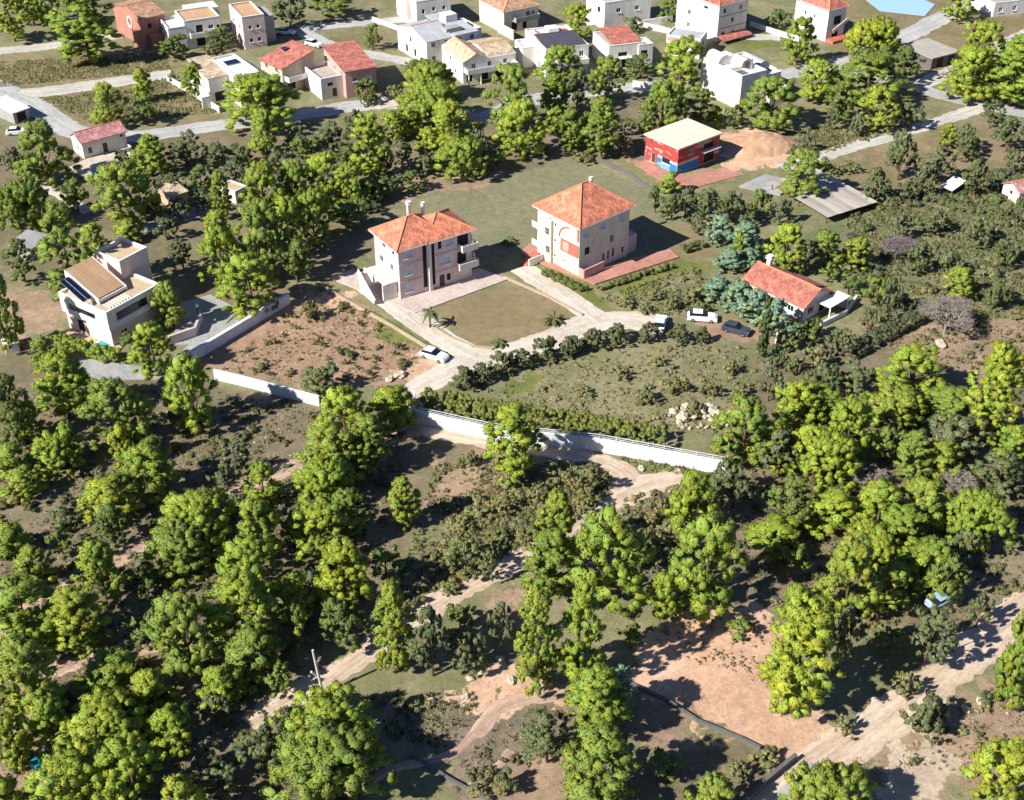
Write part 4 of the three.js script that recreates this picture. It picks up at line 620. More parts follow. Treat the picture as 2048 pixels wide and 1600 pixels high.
// one tuft of foliage: a rough core and leaf faces standing out of it
function tuft(L, c, cr, out, r, o) {
  const hue = r(), lum = 0.82 + 0.36 * r(), base = [lum * (0.86 + 0.3 * hue), lum, lum * (1.15 - 0.5 * hue)];
  const jit = {}; const kk = v => v.x.toFixed(2) + v.y.toFixed(2) + v.z.toFixed(2);
  const V = ICP.map(v => { const k = kk(v); if (!(k in jit)) jit[k] = 0.6 + 0.3 * r(); return v.clone().multiplyScalar(cr * jit[k]).setY(v.y * cr * jit[k] * o.flat); });
  const ax = out.clone().addScaledVector(UP, 0.5).normalize(), sp = (o.spike ?? 0.25) * (0.5 + r()), pull = v => { const w = v.clone(), q = v.dot(ax); return w.multiplyScalar(1 - sp * 0.3).addScaledVector(ax, q * sp * 1.3); };
  for (const v of V) v.copy(pull(v));
  for (let i = 0; i < V.length; i += 3) { const N = [0, 1, 2].map(j => ICP[i + j].clone().multiplyScalar(0.8).addScaledVector(out, 0.5).normalize()); L.tri(V[i].clone().add(c), V[i + 1].clone().add(c), V[i + 2].clone().add(c), N[0], N[1], N[2], base); }
  for (let i = 0; i < o.blades; i++) {
    const d = onSphere(r); if (d.dot(out) < -0.35) d.negate();
    const p = d.clone().multiplyScalar(cr * (0.68 + 0.36 * r())); p.y *= o.flat; p.copy(pull(p)).add(c);
    const n = d.clone().multiplyScalar(0.8).addScaledVector(out, 0.4).normalize(), t = onSphere(r).cross(d).normalize(), b = d.clone().cross(t).normalize(), s = o.leaf * (0.7 + 0.6 * r());
    t.addScaledVector(d, (r() - 0.3) * 0.9).addScaledVector(ax, 0.8 * r()).normalize(); const v = 0.86 + 0.28 * r(), k = base.map(x => x * v);
    const a = p.clone().addScaledVector(t, -s * 0.5).addScaledVector(b, -s * 0.3), e = p.clone().addScaledVector(t, -s * 0.5).addScaledVector(b, s * 0.3), f = p.clone().addScaledVector(t, s * 0.8);
    L.tri(a, e, f, n, n, n, k);
  }
}
function makeCrown(seed, R, H, o) {
  const r = rng(seed), L = new Leafy(), lobes = [], y0 = H * o.base;
  const env = t => R * Math.max(0.12, Math.pow(Math.sin(Math.PI * Math.pow(Math.min(1, Math.max(0, t)), o.low)), o.full));
  const nl = Math.round(o.lobes * Math.min(1.7, Math.max(0.8, H / R / 2.6)));
  for (let i = 0; i < nl; i++) {
    const t = o.t0 + (o.t1 - o.t0) * (i + 0.3 + 0.4 * r()) / nl, e = env(t), lr = Math.min(e, R * (o.lr * (0.65 + 0.6 * r()))), a = i * 2.4 + r() * 1.1, q = Math.max(0, e - lr * (0.6 + 0.35 * r()));
    lobes.push([new THREE.Vector3(Math.cos(a) * q, y0 + (H - y0) * t, Math.sin(a) * q), Math.max(lr, 0.3)]);
  }
  lobes.push([new THREE.Vector3((r() - 0.5) * R * 0.3, H - R * o.lr * 0.8, (r() - 0.5) * R * 0.3), R * o.lr * 0.8]);
  for (const [c, lr] of lobes) {
    const n = Math.max(4, Math.round(o.dens * lr * lr / (o.cr * o.cr)));
    for (let k = 0; k < n; k++) {
      const d = onSphere(r); if (d.y < -0.45) d.y = -d.y; const cr = o.cr * (0.6 + 0.85 * r() * r());
      const p = c.clone().add(new THREE.Vector3(d.x * lr * 0.92, d.y * lr * 0.86, d.z * lr * 0.92)); if (p.y < cr * 0.5) p.y = cr * (0.4 + 0.4 * r()); if (p.y > H) p.y = H - 0.1 * r();
      const radial = new THREE.Vector3(p.x, (p.y - H * 0.45) * 0.7, p.z).normalize();
      tuft(L, p, cr, d.clone().addScaledVector(radial, 0.6).normalize(), r, o);
    }
  }
  return { crown: L.geo(), lobes };
}
function makeTrunk(seed, H, R, o, lobes) {
  const r = rng(seed + 77), rad = 0.05 + R * 0.055 * o.trunk, top = Math.min(H * 0.8, H - R * 0.3), list = [], bend = [(r() - 0.5) * 0.25 * R, (r() - 0.5) * 0.25 * R];
  const at = t => [bend[0] * t * t, top * t, bend[1] * t * t];
  for (let i = 0; i < 4; i++) list.push(bar(at(i / 4), at((i + 1) / 4 + 0.02), rad * (1 - i * 0.2), 7, rad * (1 - (i + 1) * 0.2)));
  for (const [c] of lobes.slice(0, 7)) { const t = Math.min(0.9, Math.max(0.25, (c.y - 0.15 * H) / top)); list.push(bar(at(t * 0.85), [c.x * 0.9, c.y, c.z * 0.9], rad * 0.4, 5, rad * 0.15)); }
  return uvm(join(list));
}
const KINDS = {
  p: { name: 'pine_tree', cat: 'pine', say: 'pine', o: { base: 0.06, low: 0.64, full: 0.6, lobes: 12, t0: 0.03, t1: 0.92, lr: 0.5, cr: 0.62, dens: 2.4, flat: 0.85, blades: 40, leaf: 0.235, spike: 0.32, trunk: 1 }, sizes: [[1.5, 4.2], [2.6, 7], [3, 12], [4.4, 9.5], [3.4, 16], [5.4, 6.6], [2.2, 9]], variants: 3, cols: [[0.228, 0.288, 0.026], [0.204, 0.272, 0.024], [0.248, 0.298, 0.026], [0.184, 0.25, 0.026], [0.212, 0.262, 0.032], [0.162, 0.22, 0.03]] },
  o: { name: 'olive_tree', cat: 'olive tree', say: 'grey-green olive', o: { base: 0.12, low: 0.85, full: 0.45, lobes: 8, t0: 0.1, t1: 0.8, lr: 0.46, cr: 0.5, dens: 2.3, flat: 0.9, blades: 26, leaf: 0.26, trunk: 1 }, sizes: [[1.8, 3.4], [2.8, 5], [2.6, 7.5]], variants: 2, cols: [[0.115, 0.138, 0.056], [0.13, 0.15, 0.068], [0.105, 0.132, 0.048]] },
  d: { name: 'leafy_tree', cat: 'tree', say: 'dark green leafy tree', o: { base: 0.1, low: 0.8, full: 0.5, lobes: 8, t0: 0.1, t1: 0.85, lr: 0.46, cr: 0.55, dens: 2.2, flat: 0.85, blades: 26, leaf: 0.3, trunk: 1 }, sizes: [[1.8, 3.4], [2.8, 6], [2.8, 9]], variants: 2, cols: [[0.105, 0.145, 0.03], [0.125, 0.17, 0.032], [0.145, 0.2, 0.03]] },
  s: { name: 'shrub', cat: 'shrub', say: 'low olive-green shrub', o: { base: 0.0, low: 1, full: 0.5, lobes: 7, t0: 0.1, t1: 0.6, lr: 0.45, cr: 0.4, dens: 1.6, flat: 0.8, blades: 30, leaf: 0.22, trunk: 0.5 }, sizes: [[1.3, 1.6], [2, 2.4]], variants: 3, cols: [[0.19, 0.195, 0.07], [0.21, 0.2, 0.085], [0.16, 0.175, 0.06]] },
  r: { name: 'round_bush', cat: 'bush', say: 'round clipped bush', o: { base: 0.0, low: 0.9, full: 0.4, lobes: 7, t0: 0.15, t1: 0.7, lr: 0.55, cr: 0.34, dens: 1.9, flat: 0.9, blades: 30, leaf: 0.2, trunk: 0.6 }, sizes: [[1.5, 2.6]], variants: 3, cols: [[0.115, 0.13, 0.055], [0.1, 0.12, 0.048]] },
  c: { name: 'blue_conifer', cat: 'conifer', say: 'blue-green conifer', o: { base: 0.03, low: 0.6, full: 0.7, lobes: 10, t0: 0.02, t1: 0.9, lr: 0.5, cr: 0.42, dens: 1.7, flat: 1, blades: 34, leaf: 0.22, trunk: 0.7 }, sizes: [[1.7, 5.5], [1.7, 8]], variants: 2, cols: [[0.2, 0.3, 0.2], [0.17, 0.27, 0.17]] },
  k: { name: 'cypress_tree', cat: 'cypress', say: 'thin dark column cypress', o: { base: 0.02, low: 0.6, full: 0.5, lobes: 14, t0: 0.02, t1: 0.95, lr: 0.8, cr: 0.32, dens: 1.6, flat: 1.3, blades: 26, leaf: 0.22, trunk: 0.6 }, sizes: [[0.7, 8]], variants: 1, cols: [[0.07, 0.1, 0.03]] },
  g: { name: 'pale_tree', cat: 'tree', say: 'pale green broad tree', o: { base: 0.08, low: 0.85, full: 0.45, lobes: 9, t0: 0.1, t1: 0.85, lr: 0.42, cr: 0.5, dens: 1.7, flat: 0.9, blades: 34, leaf: 0.26, trunk: 0.8 }, sizes: [[2.4, 5]], variants: 2, cols: [[0.15, 0.18, 0.065]] },
};
const barkMap = tex(128, 1.5, (u, v) => { const a = tile2(u, v * 0.25, 12), k = 0.6 + 0.6 * a; return [118 * k, 92 * k, 74 * k]; });
M.bark = new THREE.MeshStandardMaterial({ map: barkMap, bumpMap: grainBump, bumpScale: 0.04, roughness: 1 });
for (const K of Object.values(KINDS)) {
  K.mats = K.cols.map(c => new THREE.MeshStandardMaterial({ color: col(...c), vertexColors: true, roughness: 0.8, side: THREE.DoubleSide }));
  K.protos = []; let s = K.name.length * 1009;
  for (const [R, H] of K.sizes) for (let v = 0; v < K.variants; v++) { const sc = Math.min(1.25, Math.max(0.8, R / 2.8)), o = { ...K.o, cr: K.o.cr * sc }; const { crown, lobes } = makeCrown(s += 31, R, H, o); K.protos.push({ R, H, crown, trunk: makeTrunk(s, H, R, o, lobes) }); }
}
const gr = rng(2024);
function grove(k, phrase, rows) {
  const K = KINDS[k];
  for (const [x, z, h, r, where] of rows) {
    const ranked = K.protos.map(q => [q, Math.abs(Math.log(q.R / r)) + Math.abs(Math.log(q.H / h)) * 0.8 + gr() * 0.05]).sort((a, b) => a[1] - b[1]), q = ranked[gr() < 0.5 || ranked.length < 2 || ranked[1][1] > ranked[0][1] + 0.15 ? 0 : 1][0];
    const size = k === 'p' ? (h > 11.5 ? 'tall ' : h < 5.5 ? 'small ' : 'bright ') : '';
    const g = thing(K.name, size + K.say + ' ' + phrase + where, K.cat, x, z, gr() * 6.2832, K.say + ' ' + phrase);
    g.scale.set(r / q.R * (0.96 + 0.08 * gr()), h / q.H, r / q.R * (0.96 + 0.08 * gr()));
    const t = shade(new THREE.Mesh(q.trunk, M.bark)); t.name = 'trunk'; const c = shade(new THREE.Mesh(q.crown, K.mats[Math.floor(gr() * K.mats.length)])); c.name = 'crown'; g.add(t, c);
  }
}
grove('p','beside the terracotta house at top left',[[-117.51,-147.88,14.67,4.61,', leftmost'],[-116.47,-159.46,11.75,3.41,', second from left'],[-112.05,-157.59,11.73,3.05,', third from left'],[-96.07,-134.63,17.51,6.82,', rightmost']]);
grove('d','beside the terracotta house at top left',[[-77.34,-136.34,5.3,3.7,', leftmost'],[-67.66,-142.17,4.79,3.48,', second from left'],[-44.67,-164.56,7.61,5.52,', rightmost']]);
grove('o','beside the terracotta house at top left',[[-53.55,-156.57,8.27,3.72,'']]);
grove('s','beside the terracotta house at top left',[[-69.8,-140.07,1.86,2.31,'']]);
grove('p','on the grassy plot between the two left streets',[[-81.61,-97.21,8.46,4.1,', leftmost'],[-78.17,-110.86,6.84,2.15,', rightmost']]);
grove('d','on the grassy plot between the two left streets',[[-74.91,-98.9,5.58,3.36,'']]);
grove('s','on the grassy plot between the two left streets',[[-74.3,-121.44,2.41,1.09,'']]);
grove('p','beside the white house with bluish roof panel',[[-67.66,-113.71,7.06,2.64,', leftmost'],[-51.57,-97.31,10.02,7.97,', second from left'],[-47.53,-82.85,8.76,3.7,', rightmost']]);
grove('p','around the small pink-roofed house',[[-84.65,-52.31,7.77,4.89,', leftmost'],[-85.92,-69.33,11.55,5.69,', second from left'],[-67.86,-52.4,11.75,5.73,', third from left'],[-67.68,-73.91,7.47,3.49,', rightmost']]);
grove('o','around the small pink-roofed house',[[-94.48,-74.74,4.59,2.35,', leftmost'],[-62.13,-78.03,5.89,4.28,', second from left'],[-56.49,-77.85,4.65,2.85,', rightmost']]);
grove('p','behind the modern house with ochre roof',[[-74.33,-12.62,13.48,2.01,', leftmost'],[-68.65,-26.12,17.62,3.89,', second from left'],[-66.96,-34.09,10.15,2.91,', third from left'],[-65.78,-47.85,3.63,2.22,', fourth from left'],[-49.5,-44.44,6.84,2.59,', fifth from left'],[-51.07,-55.81,9.01,1.78,', rightmost']]);
grove('o','behind the modern house with ochre roof',[[-63.6,-55.24,4.26,2.2,', leftmost'],[-59.37,-47.93,3.83,2.22,', second from left'],[-54.29,-37.7,5.71,2.05,', third from left'],[-55.24,-59.34,3.69,2.68,', rightmost']]);
grove('d','behind the modern house with ochre roof',[[-79.05,-33.25,7.6,2.41,'']]);
grove('p','in the grove left of the twin-chimney villa',[[-46.68,-32.88,9.86,4.04,', leftmost'],[-40.44,-24.12,9.37,5.09,', second from left'],[-40.92,-35.33,12.57,4.95,', third from left'],[-43.86,-57.38,9.39,4.47,', fourth from left'],[-37.27,-42.46,9.98,4.2,', fifth from left'],[-38.49,-60.71,8.44,3.62,', sixth from left'],[-33.63,-46.33,9.85,3.62,', seventh from left'],[-34,-62.77,8.9,4.16,', eighth from left'],[-29.35,-60.87,7.86,3.63,', ninth from left'],[-25.98,-61.81,5,2.23,', tenth from left'],[-25.23,-65.24,4.1,1.24,', rightmost']]);
grove('d','in the grove left of the twin-chimney villa',[[-34.91,-33.45,7.4,2.82,', leftmost'],[-29.01,-52.55,5.38,3.91,', rightmost']]);
grove('s','in the grove left of the twin-chimney villa',[[-37.44,-24.54,2.58,1.17,'']]);
grove('o','in the tree belt below the main street',[[-44.2,-75.06,4.32,2.83,', leftmost'],[-42.22,-84.8,5.19,2.33,', second from left'],[-34.5,-81.88,7.01,3.56,', third from left'],[-31.61,-92.38,5.24,1.89,', fourth from left'],[-23.78,-73.44,5.2,2.34,', fifth from left'],[-21.05,-78.36,4.78,2.1,', sixth from left'],[-16.39,-74.89,4.28,3.11,', seventh from left'],[-5.97,-81.97,5.35,2.41,', rightmost']]);
grove('p','in the tree belt below the main street',[[-26.26,-71.03,13.49,3.42,', leftmost'],[-23.64,-90.05,5.76,3.13,', second from left'],[-20.54,-92.34,5.27,2.03,', third from left'],[-17.54,-111.64,7.3,5.25,', fourth from left'],[-16.04,-82.8,5.44,2.51,', fifth from left'],[-16.06,-97.5,8.35,6.85,', sixth from left'],[-11.94,-83.64,10.02,5.22,', seventh from left'],[-9.24,-73.29,6.97,4.85,', rightmost']]);
grove('d','in the tree belt below the main street',[[-31.85,-78.37,3.94,2.86,', leftmost'],[-30.61,-111.36,4.79,2.97,', rightmost']]);
grove('s','in the tree belt below the main street',[[-30.35,-108.06,3.47,1.58,', leftmost'],[-24.84,-111.5,3.22,1.7,', rightmost']]);
grove('p','behind the lawn left of the mural house',[[-0.2,-95.37,13.04,5.41,', leftmost'],[1.53,-82.23,11,4.65,', second from left'],[8.81,-102.2,9.02,2.89,', third from left'],[8.8,-93.3,5.6,2.26,', fourth from left'],[10.58,-119.06,8.56,5.12,', fifth from left'],[11.4,-84.13,9.08,2.51,', sixth from left'],[17.32,-82.59,12.02,3.35,', seventh from left'],[20.38,-110.48,9.29,3.92,', eighth from left'],[30.04,-92.76,10.96,4.48,', ninth from left'],[28.87,-66.02,4.14,1.86,', tenth from left'],[35.03,-108.31,5.05,1.9,', eleventh from left'],[36.28,-117.2,10.91,5.68,', twelfth from left'],[41.39,-97.22,4,1.83,', rightmost']]);
grove('o','behind the lawn left of the mural house',[[13.45,-103.22,9.65,3.18,', leftmost'],[22.59,-92.46,3.73,2.1,', rightmost']]);
grove('d','behind the lawn left of the mural house',[[14.35,-84.97,8.06,1.55,', leftmost'],[28.41,-124.43,4.85,3.52,', second from left'],[37.79,-95.94,8.15,3.32,', rightmost']]);
grove('s','behind the lawn left of the mural house',[[5.97,-85.02,1.52,1.96,', leftmost'],[13.57,-80.28,1.87,2.41,', rightmost']]);
grove('p','among the white houses along the top',[[-2.55,-141.37,2.08,1.7,', leftmost'],[15.41,-148.93,8.04,4.39,', rightmost']]);
grove('d','among the white houses along the top',[[-32.29,-142.17,5.86,2.31,', leftmost'],[-21.43,-125.15,3.96,2.87,', second from left'],[-9.33,-126.83,3.35,1.44,', third from left'],[28.9,-154.22,3.3,2.4,', fourth from left'],[38.62,-162.06,5.27,3.06,', fifth from left'],[64.68,-156.94,4.42,3.02,', rightmost']]);
grove('s','among the white houses along the top',[[-19.85,-157.15,1.88,2.42,', leftmost'],[52.6,-160.22,2.04,2.44,', rightmost']]);
grove('p','right of the white cubic house',[[52.38,-96.72,9.87,6.36,', leftmost'],[64.49,-132.19,10.14,4.18,', second from left'],[53.35,-64.37,8.52,4.9,', third from left'],[64.91,-111.02,8.22,4.52,', fourth from left'],[75.01,-109.8,9.96,8.17,', fifth from left'],[82.43,-137.15,7.84,6.43,', sixth from left'],[73.27,-95.37,8.85,4.3,', seventh from left'],[109.57,-163.34,7.97,4.28,', eighth from left'],[96.47,-110.23,11.24,5.44,', ninth from left'],[101.55,-122.42,12.71,5.64,', tenth from left'],[104.7,-107.97,14.83,5.38,', rightmost']]);
grove('d','right of the white cubic house',[[66.74,-99.59,7.79,3.15,', leftmost'],[85.68,-121.07,7.31,3.91,', second from left'],[101.22,-110.06,6.01,2.11,', rightmost']]);
grove('o','right of the white cubic house',[[57.58,-84.59,3.46,1.56,', leftmost'],[64.55,-95.03,4.19,1.31,', second from left'],[68.89,-92.03,4.54,1.69,', third from left'],[78.75,-131.01,4.02,2.92,', fourth from left'],[80.41,-96.38,5.21,3.13,', rightmost']]);
grove('o','in the olive grove at upper right',[[65.57,-62.01,6.97,2.33,', leftmost'],[72.28,-71.88,9.75,2.78,', second from left'],[71.15,-62.69,3.97,1.9,', third from left'],[74.8,-64.44,6.4,1.81,', fourth from left'],[78.96,-70.03,7.38,3.04,', fifth from left'],[87.1,-79.6,5.09,2.01,', sixth from left'],[89.13,-84.72,4.77,2.92,', seventh from left'],[84.27,-64.7,7.43,2.17,', eighth from left'],[96.95,-96.28,5.97,2.22,', ninth from left'],[96.7,-84.86,6.92,2.72,', tenth from left'],[94.56,-74.48,4.8,1.88,', rightmost']]);
grove('p','in the olive grove at upper right',[[85.63,-87.05,4.56,1.55,'']]);
grove('s','in the olive grove at upper right',[[60.99,-74.52,1.65,1.42,', leftmost'],[64.08,-75.82,1.99,1.9,', rightmost']]);
grove('d','along the lawn edge right of the pyramid-roofed villa',[[25.59,-58.42,4.51,1.6,', leftmost'],[28.2,-55.37,4.58,1.84,', second from left'],[43.9,-56.06,5.37,2.2,', rightmost']]);
grove('o','along the lawn edge right of the pyramid-roofed villa',[[30.77,-57.27,5,2.03,', leftmost'],[31.73,-51.29,3.3,1.99,', second from left'],[34.06,-55.68,5.97,2.63,', third from left'],[38.36,-54.92,5.69,2.45,', fourth from left'],[41.12,-53.35,3.78,1.92,', fifth from left'],[47.08,-54.24,4.37,1.75,', rightmost']]);
grove('c','along the lawn edge right of the pyramid-roofed villa',[[35.33,-46.81,5.28,2.32,', leftmost'],[35.94,-37.34,3.96,2.67,', second from left'],[39.09,-43.6,5.39,3.05,', third from left'],[39.27,-38.45,3.35,2.15,', rightmost']]);
grove('p','along the lawn edge right of the pyramid-roofed villa',[[37.61,-40.02,5.13,0.91,'']]);
grove('c','around the low red-roofed bungalow',[[32.83,-27.66,4.05,2.67,', leftmost'],[35.14,-23.99,5.33,2.72,', second from left'],[37.52,-21.78,5.04,2.7,', third from left'],[39.68,-18.42,5.65,2.36,', fourth from left'],[42.38,-17.15,1.95,1.38,', rightmost']]);
grove('k','around the low red-roofed bungalow',[[36.94,-11.21,10.12,0.73,'']]);
grove('p','around the low red-roofed bungalow',[[44.89,-36.98,8.25,3.41,', leftmost'],[51.53,-38.18,6.58,2.8,', second from left'],[56.55,-37.53,5.7,2.7,', third from left'],[71.13,-28.74,4.99,2.53,', rightmost']]);
grove('o','around the low red-roofed bungalow',[[36.04,0.26,4.98,1.75,', leftmost'],[38.07,-7.33,4.32,1.45,', second from left'],[48.09,-35.9,6.22,2.03,', third from left'],[49.26,-12.12,4.02,2.29,', fourth from left'],[54.09,-18,4.02,1.21,', fifth from left'],[57.19,-21.07,3.07,1.08,', sixth from left'],[59.04,-23.98,5.64,1.55,', rightmost']]);
grove('d','around the low red-roofed bungalow',[[44.88,-15.94,3.11,2.26,', leftmost'],[51.69,-34.21,2.62,1.63,', second from left'],[53.85,-29.54,3.42,1.75,', third from left'],[56.74,-26.08,4.8,1.8,', rightmost']]);
grove('s','around the low red-roofed bungalow',[[41.27,-13.28,2.99,1.79,', leftmost'],[40.93,-6.42,2.7,1.37,', second from left'],[45.07,-17.2,1.91,1.44,', third from left'],[44.58,-8.6,3.21,2.12,', rightmost']]);
grove('r','in the round clipped row beside the pale drive',[[-6.68,-2.85,3.15,1.92,', leftmost'],[-4.01,-4.38,3.07,1.5,', second from left'],[-1.52,-6.42,3.65,1.66,', third from left'],[1.31,-8.41,3.03,1.75,', fourth from left'],[4.85,-10.32,3.51,1.98,', fifth from left'],[8.2,-11.39,3.09,1.4,', sixth from left'],[9.48,-11.94,2.93,1.33,', seventh from left'],[12.39,-13.75,3.18,1.72,', eighth from left'],[15.97,-14.78,2.86,1.95,', ninth from left'],[20.54,-15.63,3.12,1.58,', tenth from left'],[24.92,-15.09,3,1.58,', eleventh from left'],[28.38,-14.96,2.56,1.2,', rightmost']]);
grove('p','in the wood right of the long white wall',[[30.05,15.02,9.82,4.38,', leftmost'],[33.79,15,6.86,3.04,', second from left'],[31.53,31.33,3.96,3.37,', third from left'],[38.21,7.28,7.47,3.94,', fourth from left'],[42.11,6.22,5.88,3.65,', fifth from left'],[40,18.08,6.49,4.49,', sixth from left'],[39.14,28.08,5.67,3.48,', seventh from left'],[43.83,14.11,9.33,3.79,', eighth from left'],[37.28,43.47,10.97,3.94,', ninth from left'],[42.42,34.47,4.7,3.99,', tenth from left'],[44.3,29.01,7.95,3.38,', eleventh from left'],[52.01,6.19,5.24,4.45,', twelfth from left'],[46.23,31.57,6.27,3.49,', thirteenth from left'],[55.77,-0.28,8.14,4.89,', fourteenth from left'],[51.4,18.06,7.63,2.24,', fifteenth from left'],[50.43,26.9,6.47,3.29,', sixteenth from left'],[47.98,38.23,6.5,3.42,', seventeenth from left'],[54.82,18.3,5.99,2.69,', eighteenth from left'],[60.59,3.87,4.17,3.54,', nineteenth from left'],[56.06,29.97,6.28,3.94,', twentieth from left'],[63.24,9.78,15.51,3.22,', twenty-first from left'],[70.62,-3.37,5.93,2.32,', twenty-second from left'],[65.4,14.52,5.83,2.44,', rightmost']]);
grove('o','in the wood right of the long white wall',[[27.74,23.46,6.19,3.05,', leftmost'],[34.48,17.27,7.05,2.31,', second from left'],[43.53,-0.46,4.87,2.94,', third from left'],[48.25,-1.76,4.65,2.96,', fourth from left'],[58.92,12.71,5.53,4.01,', fifth from left'],[53.34,34.23,5.04,1.77,', sixth from left'],[61.8,20.52,4.83,3.48,', rightmost']]);
grove('d','in the wood right of the long white wall',[[33.99,27.83,7.86,2.67,', leftmost'],[32.85,36.81,4.99,1.74,', second from left'],[49.41,13.97,5.45,1.96,', third from left'],[49.22,40.76,7.05,1.98,', fourth from left'],[62.93,9.01,3.26,2.02,', rightmost']]);
grove('p','by the looping dirt lane in the middle',[[-13.21,27.1,7.48,1.89,', leftmost'],[0.06,17.21,11.04,3.56,', second from left'],[4.32,39.02,8.99,2.84,', third from left'],[5.14,33.61,10.73,2.22,', fourth from left'],[10.68,40.69,12.1,4.75,', fifth from left'],[21.82,28.01,8.49,2.9,', sixth from left'],[22.02,41.37,12.67,4.59,', rightmost']]);
grove('g','by the looping dirt lane in the middle',[[-5.48,35.85,5.54,2.39,', leftmost'],[-2.84,36.97,4.56,1.28,', rightmost']]);
grove('s','by the looping dirt lane in the middle',[[-11.66,40.94,1.33,1.72,', leftmost'],[-7.19,38.64,1.03,1.33,', second from left'],[-6.08,27.61,1.5,1.41,', third from left'],[-5.17,14.95,2.11,1.31,', fourth from left'],[-3.97,25.91,1.42,1.74,', fifth from left'],[-1.45,30.29,1.32,1.7,', sixth from left'],[-0.87,24.46,2.62,1.56,', seventh from left'],[2.19,29.17,2.16,1.4,', eighth from left'],[3.86,21.63,2.03,1.9,', ninth from left'],[5.41,23.11,1.22,1.57,', tenth from left'],[6.77,19.82,2.76,1.91,', eleventh from left'],[9.87,21.15,4.05,2.53,', twelfth from left'],[9.77,23.5,2.64,1.57,', thirteenth from left'],[16.65,30.75,2.51,1.81,', fourteenth from left'],[18.28,26.07,3.27,2.16,', rightmost']]);
grove('d','by the looping dirt lane in the middle',[[-14.78,36.53,4.53,2.04,'']]);
grove('p','in the wood left of the dirt track',[[-64.57,17.1,4.75,2.04,', leftmost'],[-61.78,21.55,3.91,2.44,', second from left'],[-65.01,9.12,5.82,2.27,', third from left'],[-68.21,-8.3,4.75,1.7,', fourth from left'],[-59.28,15.98,4.29,3.64,', fifth from left'],[-61.16,4.26,10.99,3.41,', sixth from left'],[-58.35,13.57,5.5,1.69,', seventh from left'],[-49.49,25.61,5.83,3.31,', eighth from left'],[-52.82,10.05,9.65,4.56,', ninth from left'],[-50.67,15.18,6.14,1.67,', tenth from left'],[-48.07,13.52,5.58,1.15,', eleventh from left'],[-45.45,21.01,7.93,3.38,', twelfth from left'],[-38.97,34.76,5.17,4.39,', thirteenth from left'],[-37.96,29.39,5.74,4.87,', fourteenth from left'],[-29.91,33.22,8.58,2.82,', fifteenth from left'],[-31.09,23.13,6.21,2.26,', sixteenth from left'],[-22.73,32.43,7.13,3.88,', seventeenth from left'],[-23.37,22.73,5.71,4.09,', eighteenth from left'],[-23.16,18.28,8.09,4.32,', nineteenth from left'],[-18.91,41.78,10.29,3,', twentieth from left'],[-21.82,12.38,9.74,4.28,', twenty-first from left'],[-19.86,28.94,6.69,2.61,', twenty-second from left'],[-18.56,16.26,8.73,2.85,', twenty-third from left'],[-16.13,6.95,6.45,3.16,', rightmost']]);
grove('g','in the wood left of the dirt track',[[-27.08,-1.54,4.29,2.47,'']]);
grove('d','in the wood left of the dirt track',[[-65.87,10.96,11.26,2.43,', leftmost'],[-47.79,31.16,5.41,2.33,', second from left'],[-25.96,30.88,6.11,1.79,', rightmost']]);
grove('o','in the wood left of the dirt track',[[-54.82,27.45,2.96,2.15,', leftmost'],[-37.15,20.33,2.93,1.59,', second from left'],[-35.61,17.53,4.84,1.93,', rightmost']]);
grove('p','near the driveway wall of the modern house',[[-51.52,-6.54,8.05,3.55,', leftmost'],[-52.18,-19.63,7.54,2.34,', second from left'],[-43.12,6.3,10.85,3.92,', rightmost']]);
grove('d','near the driveway wall of the modern house',[[-56.66,-12.82,2.66,1.93,'']]);
grove('g','near the driveway wall of the modern house',[[-26.49,-1.44,4.42,2.75,'']]);
grove('s','near the driveway wall of the modern house',[[-31.22,-21.95,3.15,1.55,'']]);
grove('p','in the lower left wood below the track',[[-47.86,70.18,5.54,1.66,', leftmost'],[-60.06,32.46,4.33,2.16,', second from left'],[-52.44,48.49,10.73,3.63,', third from left'],[-49.17,57.77,11.35,3.31,', fourth from left'],[-55.41,37.48,5.33,2.16,', fifth from left'],[-41.5,68.81,6.81,4.78,', sixth from left'],[-46.86,48.5,9.27,3.08,', seventh from left'],[-46.74,40,8.41,2.71,', eighth from left'],[-40.79,61.55,5.51,4.68,', ninth from left'],[-41.71,54.67,5.58,3.42,', tenth from left'],[-35.99,69.02,9.28,3.42,', eleventh from left'],[-34.18,61.6,5.55,2.4,', twelfth from left'],[-30.69,71.5,7.14,2.29,', thirteenth from left'],[-34.5,51.1,10.49,3.7,', fourteenth from left'],[-29.22,47.86,11.16,3.52,', fifteenth from left'],[-29.59,40.37,8.47,3.7,', sixteenth from left'],[-27.41,52.36,6.7,3.09,', seventeenth from left'],[-19.19,61.49,5.78,4.91,', eighteenth from left'],[-17.93,67.37,6.87,5.83,', nineteenth from left'],[-14.94,63.38,4.92,2.32,', rightmost']]);
grove('o','in the lower left wood below the track',[[-28.93,66.06,4.09,2.97,', leftmost'],[-24.36,63.71,5.44,2.76,', second from left'],[-23.11,39.89,3.81,1.72,', rightmost']]);
grove('d','in the lower left wood below the track',[[-53.98,32.28,3.32,1.49,', leftmost'],[-39.4,47.88,5.38,1.9,', second from left'],[-23.63,47.43,6.3,1.63,', third from left'],[-18.21,47.28,6.16,2.51,', rightmost']]);
grove('p','beside the orange dirt paths',[[-12.53,51.11,12.99,2.25,', leftmost'],[2.61,54.19,15.03,2.1,', second from left'],[7.06,54.14,15.33,2.35,', third from left'],[8.54,60.04,9.62,2.95,', fourth from left'],[8.25,68.94,11.26,3.56,', rightmost']]);
grove('o','beside the orange dirt paths',[[-8.52,51.78,10.01,2.05,', leftmost'],[-4.75,50.99,5.47,2.19,', second from left'],[-1.3,48.06,7.23,1.35,', third from left'],[3.5,63.29,6.61,2.42,', rightmost']]);
